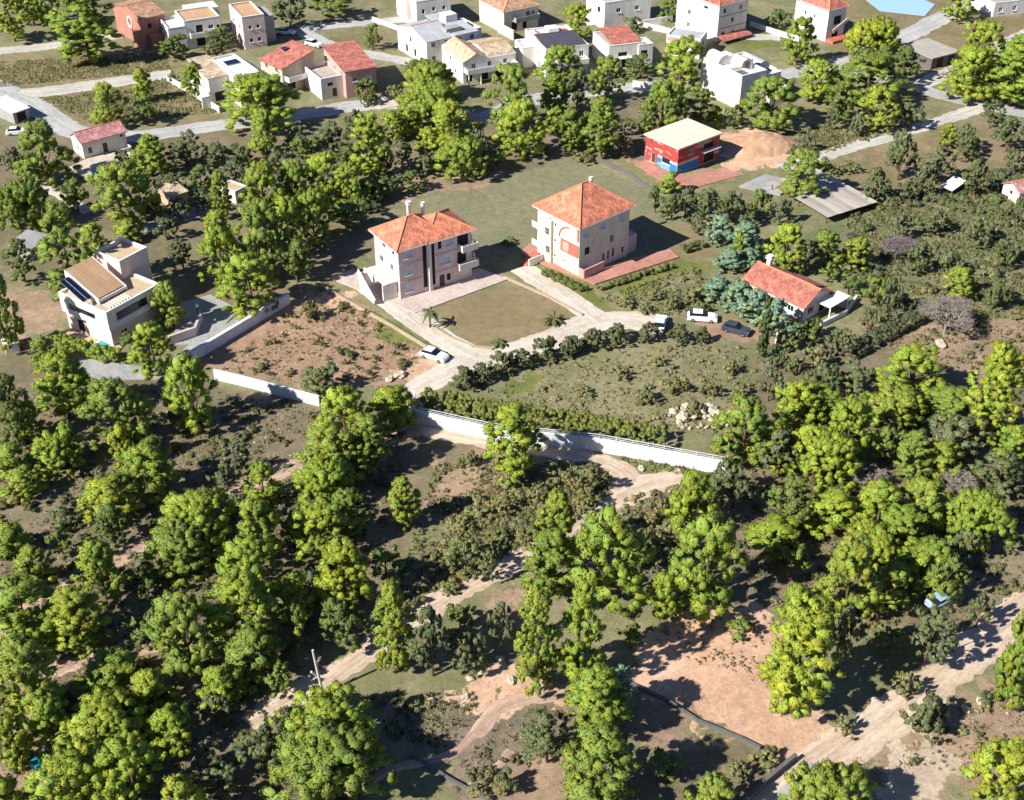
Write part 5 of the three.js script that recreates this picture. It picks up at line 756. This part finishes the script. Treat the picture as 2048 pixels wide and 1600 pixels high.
grove('d','beside the orange dirt paths',[[-5.8,44.49,3.08,1.67,'']]);
grove('c','beside the orange dirt paths',[[11.07,56.88,6.7,1.67,'']]);
grove('s','beside the orange dirt paths',[[-3.12,67.04,0.95,1.22,', leftmost'],[-0.58,66.91,2.78,1.26,', second from left'],[1.84,59.86,0.79,1.02,', rightmost']]);
grove('p','along the lower right road',[[19.05,69.97,5.51,2.39,', leftmost'],[31.26,45.46,6.76,2.12,', second from left'],[29.19,56.82,15.74,3.48,', third from left'],[29.39,71.22,6.12,4.89,', fourth from left'],[46.79,68.67,8.16,3.91,', fifth from left'],[51.52,56.27,15.48,1.83,', rightmost']]);
grove('o','along the lower right road',[[35.2,51.17,9.41,1.59,', leftmost'],[44.66,50.3,8.14,2.61,', second from left'],[52.07,44.65,4.98,1.28,', rightmost']]);
grove('s','along the lower right road',[[22.48,65.08,2.01,0.99,', leftmost'],[25.27,63.33,1.49,1.5,', second from left'],[34.01,59.89,2.35,1.07,', third from left'],[41.75,54.33,3.12,1.42,', rightmost']]);
grove('r','along the lower right road',[[42.33,59.49,4.56,2.24,'']]);
grove('o','in the scrub field beyond the bungalow',[[66.21,-47.6,4.74,2.13,', leftmost'],[66.58,-36.17,5.11,2.04,', second from left'],[72.99,-50.51,4.63,2.42,', third from left'],[71.21,-35.1,4.75,2.03,', fourth from left'],[79.19,-45.72,5.64,2.54,', fifth from left'],[75.42,-25.15,4.8,2.11,', sixth from left'],[82.01,-38.67,5.59,2.31,', seventh from left'],[88,-53,4.97,1.91,', rightmost']]);
grove('o','in the dark thicket between the street and grove',[[-73.53,-77.1,3.58,1.9,', leftmost'],[-62.15,-66.44,3.78,2.75,', second from left'],[-58.33,-55.24,4.26,2.2,', third from left'],[-51.16,-69.43,4.88,2.77,', fourth from left'],[-42.15,-64.47,4.12,2.73,', fifth from left'],[-35.66,-70.34,3.2,2.32,', sixth from left'],[-23.08,-64.47,4.12,2.73,', seventh from left'],[20.91,-82.88,4.06,2.42,', rightmost']]);
grove('d','in the dark thicket between the street and grove',[[-77.62,-58.83,5.92,2.66,', leftmost'],[-66.24,-62.93,5.01,2.26,', second from left'],[-56.91,-66.07,5.46,2.74,', third from left'],[-51.86,-78.31,3.99,2.38,', fourth from left'],[-44.35,-55.58,3.95,2.64,', fifth from left'],[-39.48,-79.05,5.72,2.86,', sixth from left'],[-18.74,-67.49,3.8,2.76,', seventh from left'],[-3.69,-76.07,3.96,2.37,', eighth from left'],[26.59,-93.23,5.55,2.5,', ninth from left'],[45.03,-95.93,4.49,2.02,', rightmost']]);
grove('s','dotted over the scrub meadow behind the white wall',[[10.36,-1.63,0.99,1.28,', leftmost'],[15.59,-5.55,1.45,1.23,', second from left'],[18.63,0.77,2.31,1.4,', third from left'],[21.67,-8.72,1.44,1.1,', fourth from left'],[23.1,-1.81,2.43,1.63,', fifth from left'],[25.35,3.24,1.96,1.18,', sixth from left'],[27.99,-1.21,2.15,1.56,', seventh from left'],[31.74,-6.63,2,1.09,', eighth from left'],[32.13,-0.45,1.92,1.27,', rightmost']]);
grove('s','on the rough plot right of the red terrace',[[17.81,-26.05,1.3,1.42,', leftmost'],[20.78,-23.93,1.19,1.17,', second from left'],[22.76,-28.47,1.39,1.59,', third from left'],[25.17,-25.09,1.97,1.41,', fourth from left'],[28.56,-27.34,2.23,1.42,', fifth from left'],[29.67,-23.31,1.82,1.4,', sixth from left'],[31.6,-29.52,2.44,1.2,', rightmost']]);
grove('d','in the shaded gap of the lower woods',[[-47.67,57.74,2.51,1.81,', leftmost'],[-50.11,47.07,4.25,1.64,', second from left'],[-42.17,39.07,3.83,1.72,', third from left'],[-24.42,54.14,3.51,1.58,', fourth from left'],[13.03,46.74,1.9,1.38,', fifth from left'],[15.11,64.7,2.38,1.73,', sixth from left'],[25.3,45.81,2.3,1.66,', seventh from left'],[41.34,48.02,2.87,1.91,', rightmost']]);
grove('o','in the shaded gap of the lower woods',[[-41.97,46.94,3.66,1.65,', leftmost'],[-30.5,58.18,3.42,1.54,', rightmost']]);
grove('p','in the shaded gap of the lower woods',[[-49.16,63.96,7.52,1.72,', leftmost'],[-45.92,61.8,7.26,2.33,', second from left'],[-37.43,56.37,5.21,2.12,', third from left'],[-30.42,55.4,4.63,2.44,', fourth from left'],[-24.18,43.47,6.51,2.28,', fifth from left'],[17.14,42.72,5.89,1.97,', sixth from left'],[42.77,41.14,5.61,2.65,', rightmost']]);
// bare trees: forking grey branches
function bareTree(label, x, z, h, r, seed, c) {
  const g = thing('bare_tree', label, 'tree', x, z), R = rng(seed), list = [], twigs = [];
  (function grow(p, d, len, rad, lv) {
    const q = p.clone().addScaledVector(d, len); (lv < 3 ? list : twigs).push(bar(p.toArray(), q.toArray(), rad, lv < 3 ? 6 : 4, Math.max(0.025, rad * 0.65))); if (lv >= 5) return;
    const n = lv === 0 ? 7 : 4; for (let i = 0; i < n; i++) { const e = d.clone().multiplyScalar(0.55).add(onSphere(R).multiplyScalar(0.75)); e.y = Math.abs(e.y) * 0.6 + 0.15; grow(q.clone().lerp(p, R() * 0.3), e.normalize().multiply(new THREE.Vector3(1.25, 1, 1.25)), len * (0.62 + 0.25 * R()), Math.max(0.03, rad * 0.6), lv + 1); }
  })(new THREE.Vector3(), UP.clone(), h * 0.24, r * 0.05, 0);
  const m = plain(c, 0.95); part(g, 'trunk', list, m); part(g, 'twigs', twigs, m); return g;
}
bareTree('large bare grey tree right of the bungalow', 65.85,-17.54, 8.5, 5, 5, '#8b8179');
bareTree('bare purple-grey tree behind the yellow-green pines at right', 64.15,-40.88, 6, 4, 9, '#7c6f70');
bareTree('bare grey tree standing in the right wood gap', 45.18,18.88, 5, 3, 12, '#8b8276');
bareTree('leaning bare shrub-tree in the right wood shade', 57.1,21.11, 5, 3, 17, '#8b8276');
// hedges: rows of tufts on a box core
function hedge(label, a, b, w, h, c, seed, nm = 'hedge') {
  const r = rng(seed), L = new Leafy(), len = Math.hypot(b[0] - a[0], b[1] - a[1]), n = Math.round(len * w * 3.2 + len * h * 3), o = { flat: 0.85, blades: 22, leaf: 0.2 };
  for (let i = 0; i < n; i++) { const face = r(), t = r() * len, cr = 0.34 + 0.2 * r(); let y, s, out; if (face < 0.45) { y = h - cr * 0.6 + (r() - 0.5) * 0.25; s = (r() - 0.5) * w; out = UP.clone(); } else { const q = r() < 0.5 ? 1 : -1; y = cr * 0.6 + r() * (h - cr); s = q * w / 2; out = new THREE.Vector3(0, 0.3, q); } tuft(L, new THREE.Vector3(t, y, s), cr, out.normalize(), r, o); }
  const g = thing(nm, label, 'hedge', a[0], a[1], Math.atan2(-(b[1] - a[1]), b[0] - a[0])); const m = shade(new THREE.Mesh(L.geo(), new THREE.MeshStandardMaterial({ color: col(...c), vertexColors: true, roughness: 0.85, side: THREE.DoubleSide }))); m.name = 'foliage'; g.add(m);
  const st = []; for (let i = 0; i < len; i += 1.5) st.push(cyl(0.06, 0.04, h * 0.8, i + 0.4, 0, 0, 5)); part(g, 'stems', st, M.bark); return g;
}
{ const q = [[-12.73,1.83],[-1.65,5.16],[20.51,10.87]]; hedge('olive-green hedge behind the left half of the long white wall', q[0], q[1], 3, 2.5, [0.16, 0.175, 0.034], 5); hedge('olive-green hedge behind the right half of the long white wall', q[1], q[2], 3, 2.5, [0.16, 0.175, 0.034], 6); }
{ const q = [[-68.8,-14.14],[-57.73,-8.96]]; hedge('bright clipped hedge in front of the turquoise pool', q[0], q[1], 1.6, 2.3, [0.17, 0.24, 0.02], 7); }
{ const q = [[5.01,-36.12],[11.72,-30.09]]; hedge('low green hedge beside the drive of the cream villa', q[0], q[1], 1.2, 0.9, [0.1, 0.12, 0.03], 8); }
{ const q = [[13.77,-30.88],[27.08,-38.82]]; hedge('low yellowish hedge below the red terrace', q[0], q[1], 0.9, 0.7, [0.13, 0.135, 0.035], 9); }
{ const q = [[-32.21,-55.53],[-23.69,-59.46]]; hedge('dark hedge line at the left lawn edge', q[0], q[1], 1.5, 1.6, [0.06, 0.075, 0.026], 10); }
{ const q = [[49.72,-10.98],[62.88,-21.63]]; hedge('long row of dark foliage added for a shaded slope left of the large bare tree', q[0], q[1], 2.2, 1.5, [0.07, 0.085, 0.04], 14); }  // made-up row: its dark leaves stand in for shade on the slope
{ const q = [[28.85,-43.51],[32.52,-45.83]]; hedge('short shrub row at the far end of the red terrace', q[0], q[1], 1.2, 1, [0.09, 0.11, 0.03], 13); }
// two young palms and a feathery sapling on the dry lawn
function palm(label, x, z, h, seed, n = 16, fl = 1.6) {
  const g = thing('young_palm', label, 'palm', x, z), r = rng(seed); part(g, 'trunk', bar([0, 0, 0], [0.1, h, 0], 0.16, 7, 0.1), M.bark);
  const lm = new THREE.MeshStandardMaterial({ color: col(0.09, 0.105, 0.03), roughness: 0.8, side: THREE.DoubleSide });
  for (let i = 0; i < n; i++) { const a = i * 2.4 + r(), up = 0.3 + 0.9 * r(), L = fl * (0.7 + 0.5 * r()), pos = [], N = 5; const pt = t => [0.1 + Math.cos(a) * L * t, h + L * (up * t - 1.1 * t * t), Math.sin(a) * L * t], wd = t => 0.24 * Math.sin(Math.PI * (0.15 + 0.8 * t)); for (let k = 0; k < N; k++) { const A = pt(k / N), B = pt((k + 1) / N), sx = -Math.sin(a), sz = Math.cos(a), wa = wd(k / N), wb = wd((k + 1) / N); for (const s of [1, -1]) pos.push(...A, A[0] + sx * wa * s, A[1] - wa * 0.5, A[2] + sz * wa * s, B[0] + sx * wb * s, B[1] - wb * 0.5, B[2] + sz * wb * s, ...A, B[0] + sx * wb * s, B[1] - wb * 0.5, B[2] + sz * wb * s, ...B); } const q = new THREE.BufferGeometry(); q.setAttribute('position', new THREE.Float32BufferAttribute(pos, 3)); q.computeVertexNormals(); part(g, 'frond', q, lm); }
}
palm('young palm with arching fronds on the lower dry lawn', -1.96,-14.42, 0.5, 3);
palm('young palm near the right corner of the dry lawn', 6.26,-20.89, 0.5, 4, 20, 2.2);
palm('taller thin-trunked palm at the lawn corner by the villa drive', -12.6,-19.42, 2.6, 6, 14, 1.5);
palm('small palm bush between the two villas', -0.51,-46.55, 0.6, 8, 18, 1.8);
// ---------- ground cover that nobody could count ----------
function inPoly(x, z, p) { let c = false; for (let i = 0, j = p.length - 1; i < p.length; j = i++) { const [a, b] = p[i], [d, e] = p[j]; if ((b > z) !== (e > z) && x < (d - a) * (z - b) / (e - b) + a) c = !c; } return c; }
function stuff(name, label, geo, mat, polys, count, seed, s0, s1, tone) {
  const r = rng(seed), pts = []; const area = polys.map(p => { const xs = p.map(a => a[0]), zs = p.map(a => a[1]); return [Math.min(...xs), Math.max(...xs), Math.min(...zs), Math.max(...zs)]; }); const A = area.map(a => (a[1] - a[0]) * (a[3] - a[2])), S = A.reduce((a, b) => a + b);
  let guard = 0; while (pts.length < count && guard++ < count * 30) { let k = 0, u = r() * S; while (u > A[k] && k < A.length - 1) u -= A[k++]; const b = area[k], x = b[0] + r() * (b[1] - b[0]), z = b[2] + r() * (b[3] - b[2]); if (inPoly(x, z, polys[k]) && vn(x * 0.35 + seed, z * 0.35) + 0.35 * r() > 0.5) pts.push([x, z]); }
  const m = new THREE.InstancedMesh(geo, mat, pts.length), q = new THREE.Matrix4(), e = new THREE.Euler(), c = new THREE.Color();
  pts.forEach(([x, z], i) => { const s = s0 + (s1 - s0) * r() * r(); q.compose(new THREE.Vector3(x, 0, z), new THREE.Quaternion().setFromEuler(e.set(0, r() * 6.28, 0)), new THREE.Vector3(s, s * (0.7 + 0.6 * r()), s)); m.setMatrixAt(i, q); const t = 0.75 + 0.5 * r(), h = r(); c.setRGB(t * (1 + tone * (h - 0.5)), t, t * (1 - tone * (h - 0.5))); m.setColorAt(i, c); });
  m.name = name; m.userData = { kind: 'stuff', label, category: name.replace(/_/g, ' ') }; shade(m); scene.add(m);
}
function grassTuft(seed, n, h, w) { const r = rng(seed), L = new Leafy(); for (let i = 0; i < n; i++) { const a = r() * 6.28, d = r() * 0.22, l = h * (0.6 + 0.6 * r()), lean = 0.5 * r() + 0.15, cx = Math.cos(a), cz = Math.sin(a), p = new THREE.Vector3(cx * d, 0, cz * d), t = new THREE.Vector3(cx * (d + l * lean), l, cz * (d + l * lean)), s = new THREE.Vector3(-cz, 0, cx).multiplyScalar(w), nn = new THREE.Vector3(cx * 0.4, 0.9, cz * 0.4).normalize(); L.tri(p.clone().sub(s), p.clone().add(s), t, nn, nn, nn, [1, 1, 1]); } return L.geo(); }
function bushGeo(seed, n, cr) { const r = rng(seed), L = new Leafy(), o = { flat: 0.75, blades: 16, leaf: 0.2 }; for (let i = 0; i < n; i++) { const a = r() * 6.28, d = Math.sqrt(r()) * 0.6; tuft(L, new THREE.Vector3(Math.cos(a) * d, cr * 0.5 + 0.35 * r() * (1 - d), Math.sin(a) * d), cr * (0.7 + 0.6 * r()), new THREE.Vector3(Math.cos(a) * d, 0.6, Math.sin(a) * d).normalize(), r, o); } return L.geo(); }
const fol = (r, g, b) => new THREE.MeshStandardMaterial({ color: col(r, g, b), vertexColors: true, roughness: 0.9, side: THREE.DoubleSide });
const FIELDS = {
  meadow: [[-6.01,-3.12],[11.72,-14.14],[32.04,-14.42],[37.83,-13.03],[33.93,0],[28.36,7.37],[20.75,8.51],[-0.28,0.25]], scrubR: [[60.64,-63.49],[115.46,-85.58],[91.18,-21.63],[57.06,-21.63],[56.61,-40.88]], mid: [[-10.12,14.9],[11.6,14.36],[12.52,20.61],[7.77,27.43],[-7.77,38.92],[-13.54,39.33]], villa: [[14.01,-28.03],[30.45,-39.16],[33.07,-27.72],[29.93,-21.63],[21.5,-22.82]], brown: [[-43.37,-7.64],[-32.12,-27.72],[-26.55,-27.72],[-13.71,-12.34],[-14.77,-5.68],[-27.43,-2.74]],
  strip: [[-127.31,-132.3],[-80.42,-140.41],[-76.78,-129.16],[-121.28,-115.69]], plot: [[-101.35,-112.27],[-82.64,-120.95],[-76.11,-123.64],[-61.44,-104.57],[-85.22,-97.98]], low: [[-15.54,54.82],[-3.93,54.13],[-3.33,57.2],[-6.28,61.76],[-12.45,60.49]], low2: [[-3.27,60.49],[1.89,55.85],[6.63,55.51],[4.86,61.76],[-4.57,67.85],[-6.13,65.47]], right: [[37.95,63.02],[63.1,44.94],[57.45,60.49],[44.77,65.47]], rwood: [[27.57,18.05],[84.18,-13.03],[66.99,34.23],[46.23,47.24],[27.41,40.16]], lwood: [[-83.77,-2.49],[-43.1,-2.49],[-26.79,2.43],[-13.85,8.28],[-14.97,35.96],[-24.47,55.17],[-14.49,60.49],[-15.46,70.71],[-56.02,70.71]], wallgrass: [[13.69,12.74],[27.89,15.75],[26.9,18.26],[16.1,15.75]], topr: [[44.13,-87.99],[62.94,-97.98],[77.33,-94.16],[60.01,-83.22],[54.16,-83.22]], topf: [[95.23,-126.07],[138.82,-163.36],[120.97,-114.26],[99.71,-111.43]], ddry: [[53.3,-18.69],[87.3,-21.63],[81.74,-6.33],[60.31,-7.64]], grey: [[13.7,22.11],[22.92,19.08],[20.09,33.35],[14.43,36.82]], lawnf: [[14.08,-29.29],[17.17,-27.72],[13.11,-26.17]],
};
const F = FIELDS, wide = Object.values(F);
stuff('grass_tufts', 'dry straw-coloured grass tufts over the open ground', grassTuft(3, 9, 0.34, 0.05), fol(0.38, 0.33, 0.18), wide, 26000, 21, 0.5, 1.5, 0.2);
stuff('green_grass', 'greener grass tufts in the scrub fields', grassTuft(4, 10, 0.36, 0.06), fol(0.22, 0.225, 0.08), [F.mid, F.villa, F.strip, F.plot, F.low, F.wallgrass, F.scrubR, F.topr, F.topf], 18000, 33, 0.6, 1.7, 0.25);
[5, 15, 25].forEach((q, i) => stuff('low_scrub', ['low olive scrub bushes covering the open ground', 'taller olive scrub clumps between the trees', 'sparse yellowish scrub bushes on dry ground'][i], bushGeo(q, 5 + 4 * i, 0.34 - 0.05 * i), fol(...[[0.16, 0.155, 0.065], [0.13, 0.14, 0.055], [0.2, 0.18, 0.08]][i]), [F.mid, F.low, F.low2, F.topr, F.right, F.grey, F.rwood, F.lwood, F.topf, F.ddry], 480, 41 + i, 0.3, 1.5, 0.3));
[35, 45].forEach((q, i) => stuff('scrub_mat', ['grey-green scrub mat on the plot inside the dirt loop', 'brownish scrub mat on the plot inside the dirt loop'][i], bushGeo(q, 9, 0.3), fol(...[[0.2, 0.2, 0.085], [0.24, 0.21, 0.11]][i]), [[[-8.45,23.1],[-0.91,18.05],[4.34,14.9],[10.94,14.36],[12.94,19.08],[7.81,26.48],[0.97,31.12],[-7.21,38.5],[-11.27,38.5],[-8.73,30.66]], [[13.7,22.11],[22.92,19.08],[20.09,33.35],[14.43,36.82]]], 420, 71 + i, 0.5, 1.6, 0.25));
stuff('meadow_scrub', 'pale grey-green scrub tussocks in the meadow behind the wall', bushGeo(55, 6, 0.26), fol(0.26, 0.25, 0.13), [F.meadow, F.villa], 220, 75, 0.3, 1.3, 0.3);
stuff('dry_brush', 'brown dry brush patches in the upper orange clearing', bushGeo(65, 8, 0.2), fol(0.42, 0.3, 0.19), [[[15.45,45.1],[20.86,41.94],[29.24,42.98],[30.21,50.21],[24.62,51.3],[17.79,49.48]], [[22.35,47.99],[31.16,50.94],[29.98,54.48],[25.53,52.37]]], 170, 79, 0.25, 0.9, 0.2);
[67, 68].forEach((q, i) => stuff('undergrowth', ['dark green undergrowth beneath the pines', 'olive undergrowth tufts beneath the pines'][i], bushGeo(q, 6 + 3 * i, 0.26), fol(...[[0.085, 0.1, 0.04], [0.13, 0.135, 0.055]][i]), [F.lwood, F.rwood], 420, 91 + i, 0.4, 1.7, 0.3));
stuff('soil_scrub', 'small dark bushes dotting the brown soil field', bushGeo(6, 6, 0.28), fol(0.12, 0.125, 0.05), [F.brown, F.brown, F.ddry, F.right], 150, 47, 0.4, 1.9, 0.3);
[8, 18, 28].forEach((q, i) => stuff('dense_scrub', ['dense dark-green scrub mass at the right', 'greener scrub clumps in the mass at the right', 'olive scrub clumps in the mass at the right'][i], bushGeo(q, 7 + 4 * i, 0.36 - 0.04 * i), fol(...[[0.085, 0.1, 0.05], [0.115, 0.14, 0.05], [0.135, 0.14, 0.06]][i]), [F.scrubR], 95, 53 + i, 0.5, 3.2, 0.3));
const stoneGeo = (() => { const q = new THREE.IcosahedronGeometry(0.5, 1), p = q.attributes.position, r = rng(4), j = {}; for (let i = 0; i < p.count; i++) { const k = [p.getX(i), p.getY(i), p.getZ(i)].map(v => v.toFixed(2)).join(); j[k] ??= 0.7 + 0.5 * r(); p.setXYZ(i, p.getX(i) * j[k], p.getY(i) * j[k] * 0.7, p.getZ(i) * j[k]); } q.computeVertexNormals(); return uvm(q); })();
stuff('stones', 'loose stones and clods on bare soil', stoneGeo, new THREE.MeshStandardMaterial({ color: col(0.42, 0.32, 0.23), roughness: 1 }), [[[14.97,44.16],[29.31,42.58],[30.51,54.48],[28.27,55.17],[15,50.21]], F.right, F.brown, [[-3.7,39.33],[2.12,35.96],[1.47,43.38]], [[36.95,63.02],[42.83,59.84],[45.12,64.25],[39.69,67.85]], F.lwood], 1700, 61, 0.08, 0.5, 0.1);
// limestone boulders
const rockMat = plaster('#c9bda6', { flatShading: true });
const rr = rng(88);
for (let i = 0; i < 70; i++) { const u = rr(), v = rr(), [x, z] = [26.11,4.58], s = 0.35 + rr() * rr() * 1.1, a = rr() * 6.28, d = Math.sqrt(u); const m = shade(new THREE.Mesh(stoneGeo, rockMat)); m.name = numbered('limestone_rock'); m.position.set(x + Math.cos(a) * d * 4.4, s * 0.2 + (1 - d) * 0.5, z + Math.sin(a) * d * 3.4); m.rotation.set(rr(), rr() * 6, rr()); m.scale.set(s * (1 + rr() * 0.6), s, s); m.userData = { label: 'pale limestone rock in the heap at the right end of the meadow', category: 'rock', group: 'limestone rock heap' }; scene.add(m); }
for (const [x, z, s, l] of [[-4.51,52.23, 0.7, 'pale rock at the left rim of the orange pit'], [-3.46,51.3, 0.6, 'pale rock behind the left rim of the orange pit'], [-0.11,52.51, 0.9, 'pale rock in the middle of the orange pit'], [3.09,53.36, 0.9, 'pale rock at the right side of the orange pit'], [-4.97,54.75, 0.8, 'flat pale stone in the grey-brown scrub nearest the pit'], [-8.53,55.51, 0.9, 'flat pale stone in the grey-brown scrub, middle one'], [-10.39,55.99, 0.6, 'flat pale stone in the grey-brown scrub, leftmost'], [-1.31,49.33, 0.7, 'small pale rock above the orange pit'], [49.26,55.51, 0.9, 'pale rock beside the lower right road'], [47.38,56.53, 0.9, 'smaller pale rock beside the lower right road'], [-16.24,-6.07, 1.5, 'pale rock at the drive mouth'], [-17.61,-5.03, 1.2, 'pale rock left of the drive mouth'], [64.37,-14.42, 1.6, 'pale rock under the large bare tree'], [16.89,15.75, 0.9, 'white stone on the verge below the wall']]) { const m = shade(new THREE.Mesh(stoneGeo, rockMat)); m.name = numbered('rock'); m.position.set(x, s * 0.2, z); m.rotation.y = s * 9; m.scale.set(s * 1.5, s * 0.8, s); m.userData = { label: l, category: 'rock' }; scene.add(m); }
// sandy heap behind the mural house
{ const g = new THREE.PlaneGeometry(18, 12, 40, 30).rotateX(-Math.PI / 2), p = g.attributes.position; for (let i = 0; i < p.count; i++) { const x = p.getX(i), z = p.getZ(i), d = Math.hypot(x / 8.5, z / 5.5), h = Math.max(0, 1 - d * d) * (1.5 + 1.2 * fbm(x * 0.4 + 9, z * 0.4)); p.setY(i, h + (h > 0.05 ? 0.25 * (vn(x * 1.3, z * 1.3 + 4) - 0.5) : -0.05)); } g.computeVertexNormals(); const m = shade(new THREE.Mesh(uvm(g), gravel([214, 174, 140], [194, 152, 118]))); m.name = 'sand_heap'; m.position.set(...(q => [q[0], 0, q[1]])([48.51,-87.5])); m.rotation.y = 0.3; m.userData = { label: 'broad heap of orange sand behind the mural house', category: 'sand heap' }; scene.add(m); }

// ---------- vehicles and small objects ----------
function car(name, label, x, z, rot, mat, L = 4.3, Hh = 1.45) {
  const g = thing(name, label, 'car', x, z, rot), w = 1.72, h = Hh;
  const sh = (pts, dep, bev) => new THREE.ExtrudeGeometry(new THREE.Shape(pts.map(a => new THREE.Vector2(a[0] * L, a[1] * h))), { depth: dep - 2 * bev, bevelEnabled: true, bevelSize: bev, bevelThickness: bev, bevelSegments: 2 }).translate(0, 0, -dep / 2 + bev);
  part(g, 'body', sh([[-0.49, 0.2], [-0.49, 0.5], [-0.46, 0.58], [-0.3, 0.63], [0.2, 0.64], [0.42, 0.58], [0.49, 0.46], [0.49, 0.2]], w, 0.08), mat);
  part(g, 'cabin', sh([[-0.42, 0.63], [-0.34, 0.95], [0.02, 0.97], [0.2, 0.63]], w - 0.22, 0.07), M.glass);
  part(g, 'car_roof', sh([[-0.335, 0.955], [-0.32, 0.995], [0.0, 1.0], [0.03, 0.965]], w - 0.3, 0.03), mat);
  for (const sx of [-0.3, 0.31]) for (const sz of [-1, 1]) { const m = part(g, 'wheel', new THREE.CylinderGeometry(0.31, 0.31, 0.2, 14).rotateX(Math.PI / 2).translate(sx * L, 0.31, sz * (w / 2 - 0.08)), M.tyre); part(m, 'rim', new THREE.CylinderGeometry(0.18, 0.18, 0.03, 10).rotateX(Math.PI / 2).translate(sx * L, 0.31, sz * (w / 2 + 0.03)), M.metal); }
  for (const sz of [-0.62, 0.62]) { part(g, 'headlight', rbx(0.08, 0.14, 0.34, 0.485 * L, 0.46 * h, sz, 0.03), M.pale); part(g, 'tail_light', rbx(0.06, 0.16, 0.26, -0.495 * L - 0.04, 0.46 * h, sz, 0.02), M.redpl); }
}
car('parked_car', 'white car parked where the drive splits below the villas', -11.55,-10.84, -0.5, M.carwhite);
car('parked_car', 'white car at the end of the pale drive', 22.78,-19.86, 1.35, M.carwhite);
car('parked_car', 'white car furthest right beyond the bush row', 29.46,-21.63, -0.15, M.carwhite, 4.6, 1.55);
car('parked_car', 'dark grey car beside the blue-green conifers', 34.23,-18.11, -0.5, M.cardark);
car('parked_car', 'white car by the sheet-roofed shed at the left edge', -99.49,-93.4, 0.2, M.carwhite);
car('parked_car', 'white car behind the pale block with four windows', -54.23,-153.12, -0.2, M.carwhite);
car('parked_car', 'white car on the side street at the top', -46.45,-144.78, -0.6, M.carwhite);
car('parked_car', 'pale blue car under the trees by the lower right road', 49.47,40.57, 0.55, new THREE.MeshPhysicalMaterial({ color: hx('#9db6cc'), roughness: 0.3, clearcoat: 0.8 }));
// bleached dead trunk beside the lane
{ const [x, z] = [-20.04,54.34], g = thing('dead_trunk', 'bleached dead trunk with broken branch beside the dirt lane', 'dead tree', x, z), m = plain('#cfc8bb', 0.9); part(g, 'trunk', [bar([0, 0, 0], [-0.25, 3.2, 0], 0.12, 7, 0.16), bar([-0.25, 3.1, 0], [-0.5, 6.6, 0], 0.16, 7, 0.12)], m); part(g, 'branch', [bar([-0.25, 2.6, 0], [-0.9, 3.6, 0.2], 0.1, 6, 0.13)], m); }
// teal bin at lower left
{ const [x, z] = [-46.71,63.95], g = thing('waste_bin', 'teal waste container in the clearing at lower left', 'bin', x, z, 0.9); part(g, 'body', rbx(1.9, 1.15, 1.1, 0, 0.15, 0, 0.06), plain('#16707a', 0.5)); part(g, 'lid', rbx(2, 0.14, 1.2, 0, 1.3, 0, 0.05), plain('#1c8490', 0.45)); for (const sx of [-0.75, 0.75]) for (const sz of [-0.42, 0.42]) part(g, 'wheel', new THREE.CylinderGeometry(0.12, 0.12, 0.08, 10).rotateX(Math.PI / 2).translate(sx, 0.12, sz), M.tyre); part(g, 'rim_bar', [bx(2.1, 0.06, 0.06, 0, 1.2, 0.62), bx(2.1, 0.06, 0.06, 0, 1.2, -0.62)], M.metal); }
// small white things by the modern house
{ const [x, z] = [-48.53,-21.63], g = thing('garden_lamp', 'white globe lamp post in the shaded courtyard', 'lamp', x, z); part(g, 'post', cyl(0.07, 0.06, 2.4), M.dark); part(g, 'lamp_head', new THREE.SphereGeometry(0.3, 12, 8).translate(0, 2.6, 0), M.white3); }
{ const [x, z] = [-74.68,-13.03], g = thing('garden_shed', 'small white and red hut at the left edge below the hedge', 'hut', x, z, 0.5); part(g, 'wall', bx(2, 1.7, 1.8, 0, 0, 0), M.white); part(g, 'roof', shell([[[-1.2, 1.65, 1.1], [1.2, 1.65, 1.1], [1.2, 2.2, -1.1], [-1.2, 2.2, -1.1]]], 0.08), M.white, true); part(g, 'red_cover', rbx(1.6, 1.1, 1.6, 2.2, 0, 0.2, 0.1), plain('#8a4c4c', 0.8)); }

renderer.render(scene, camera);
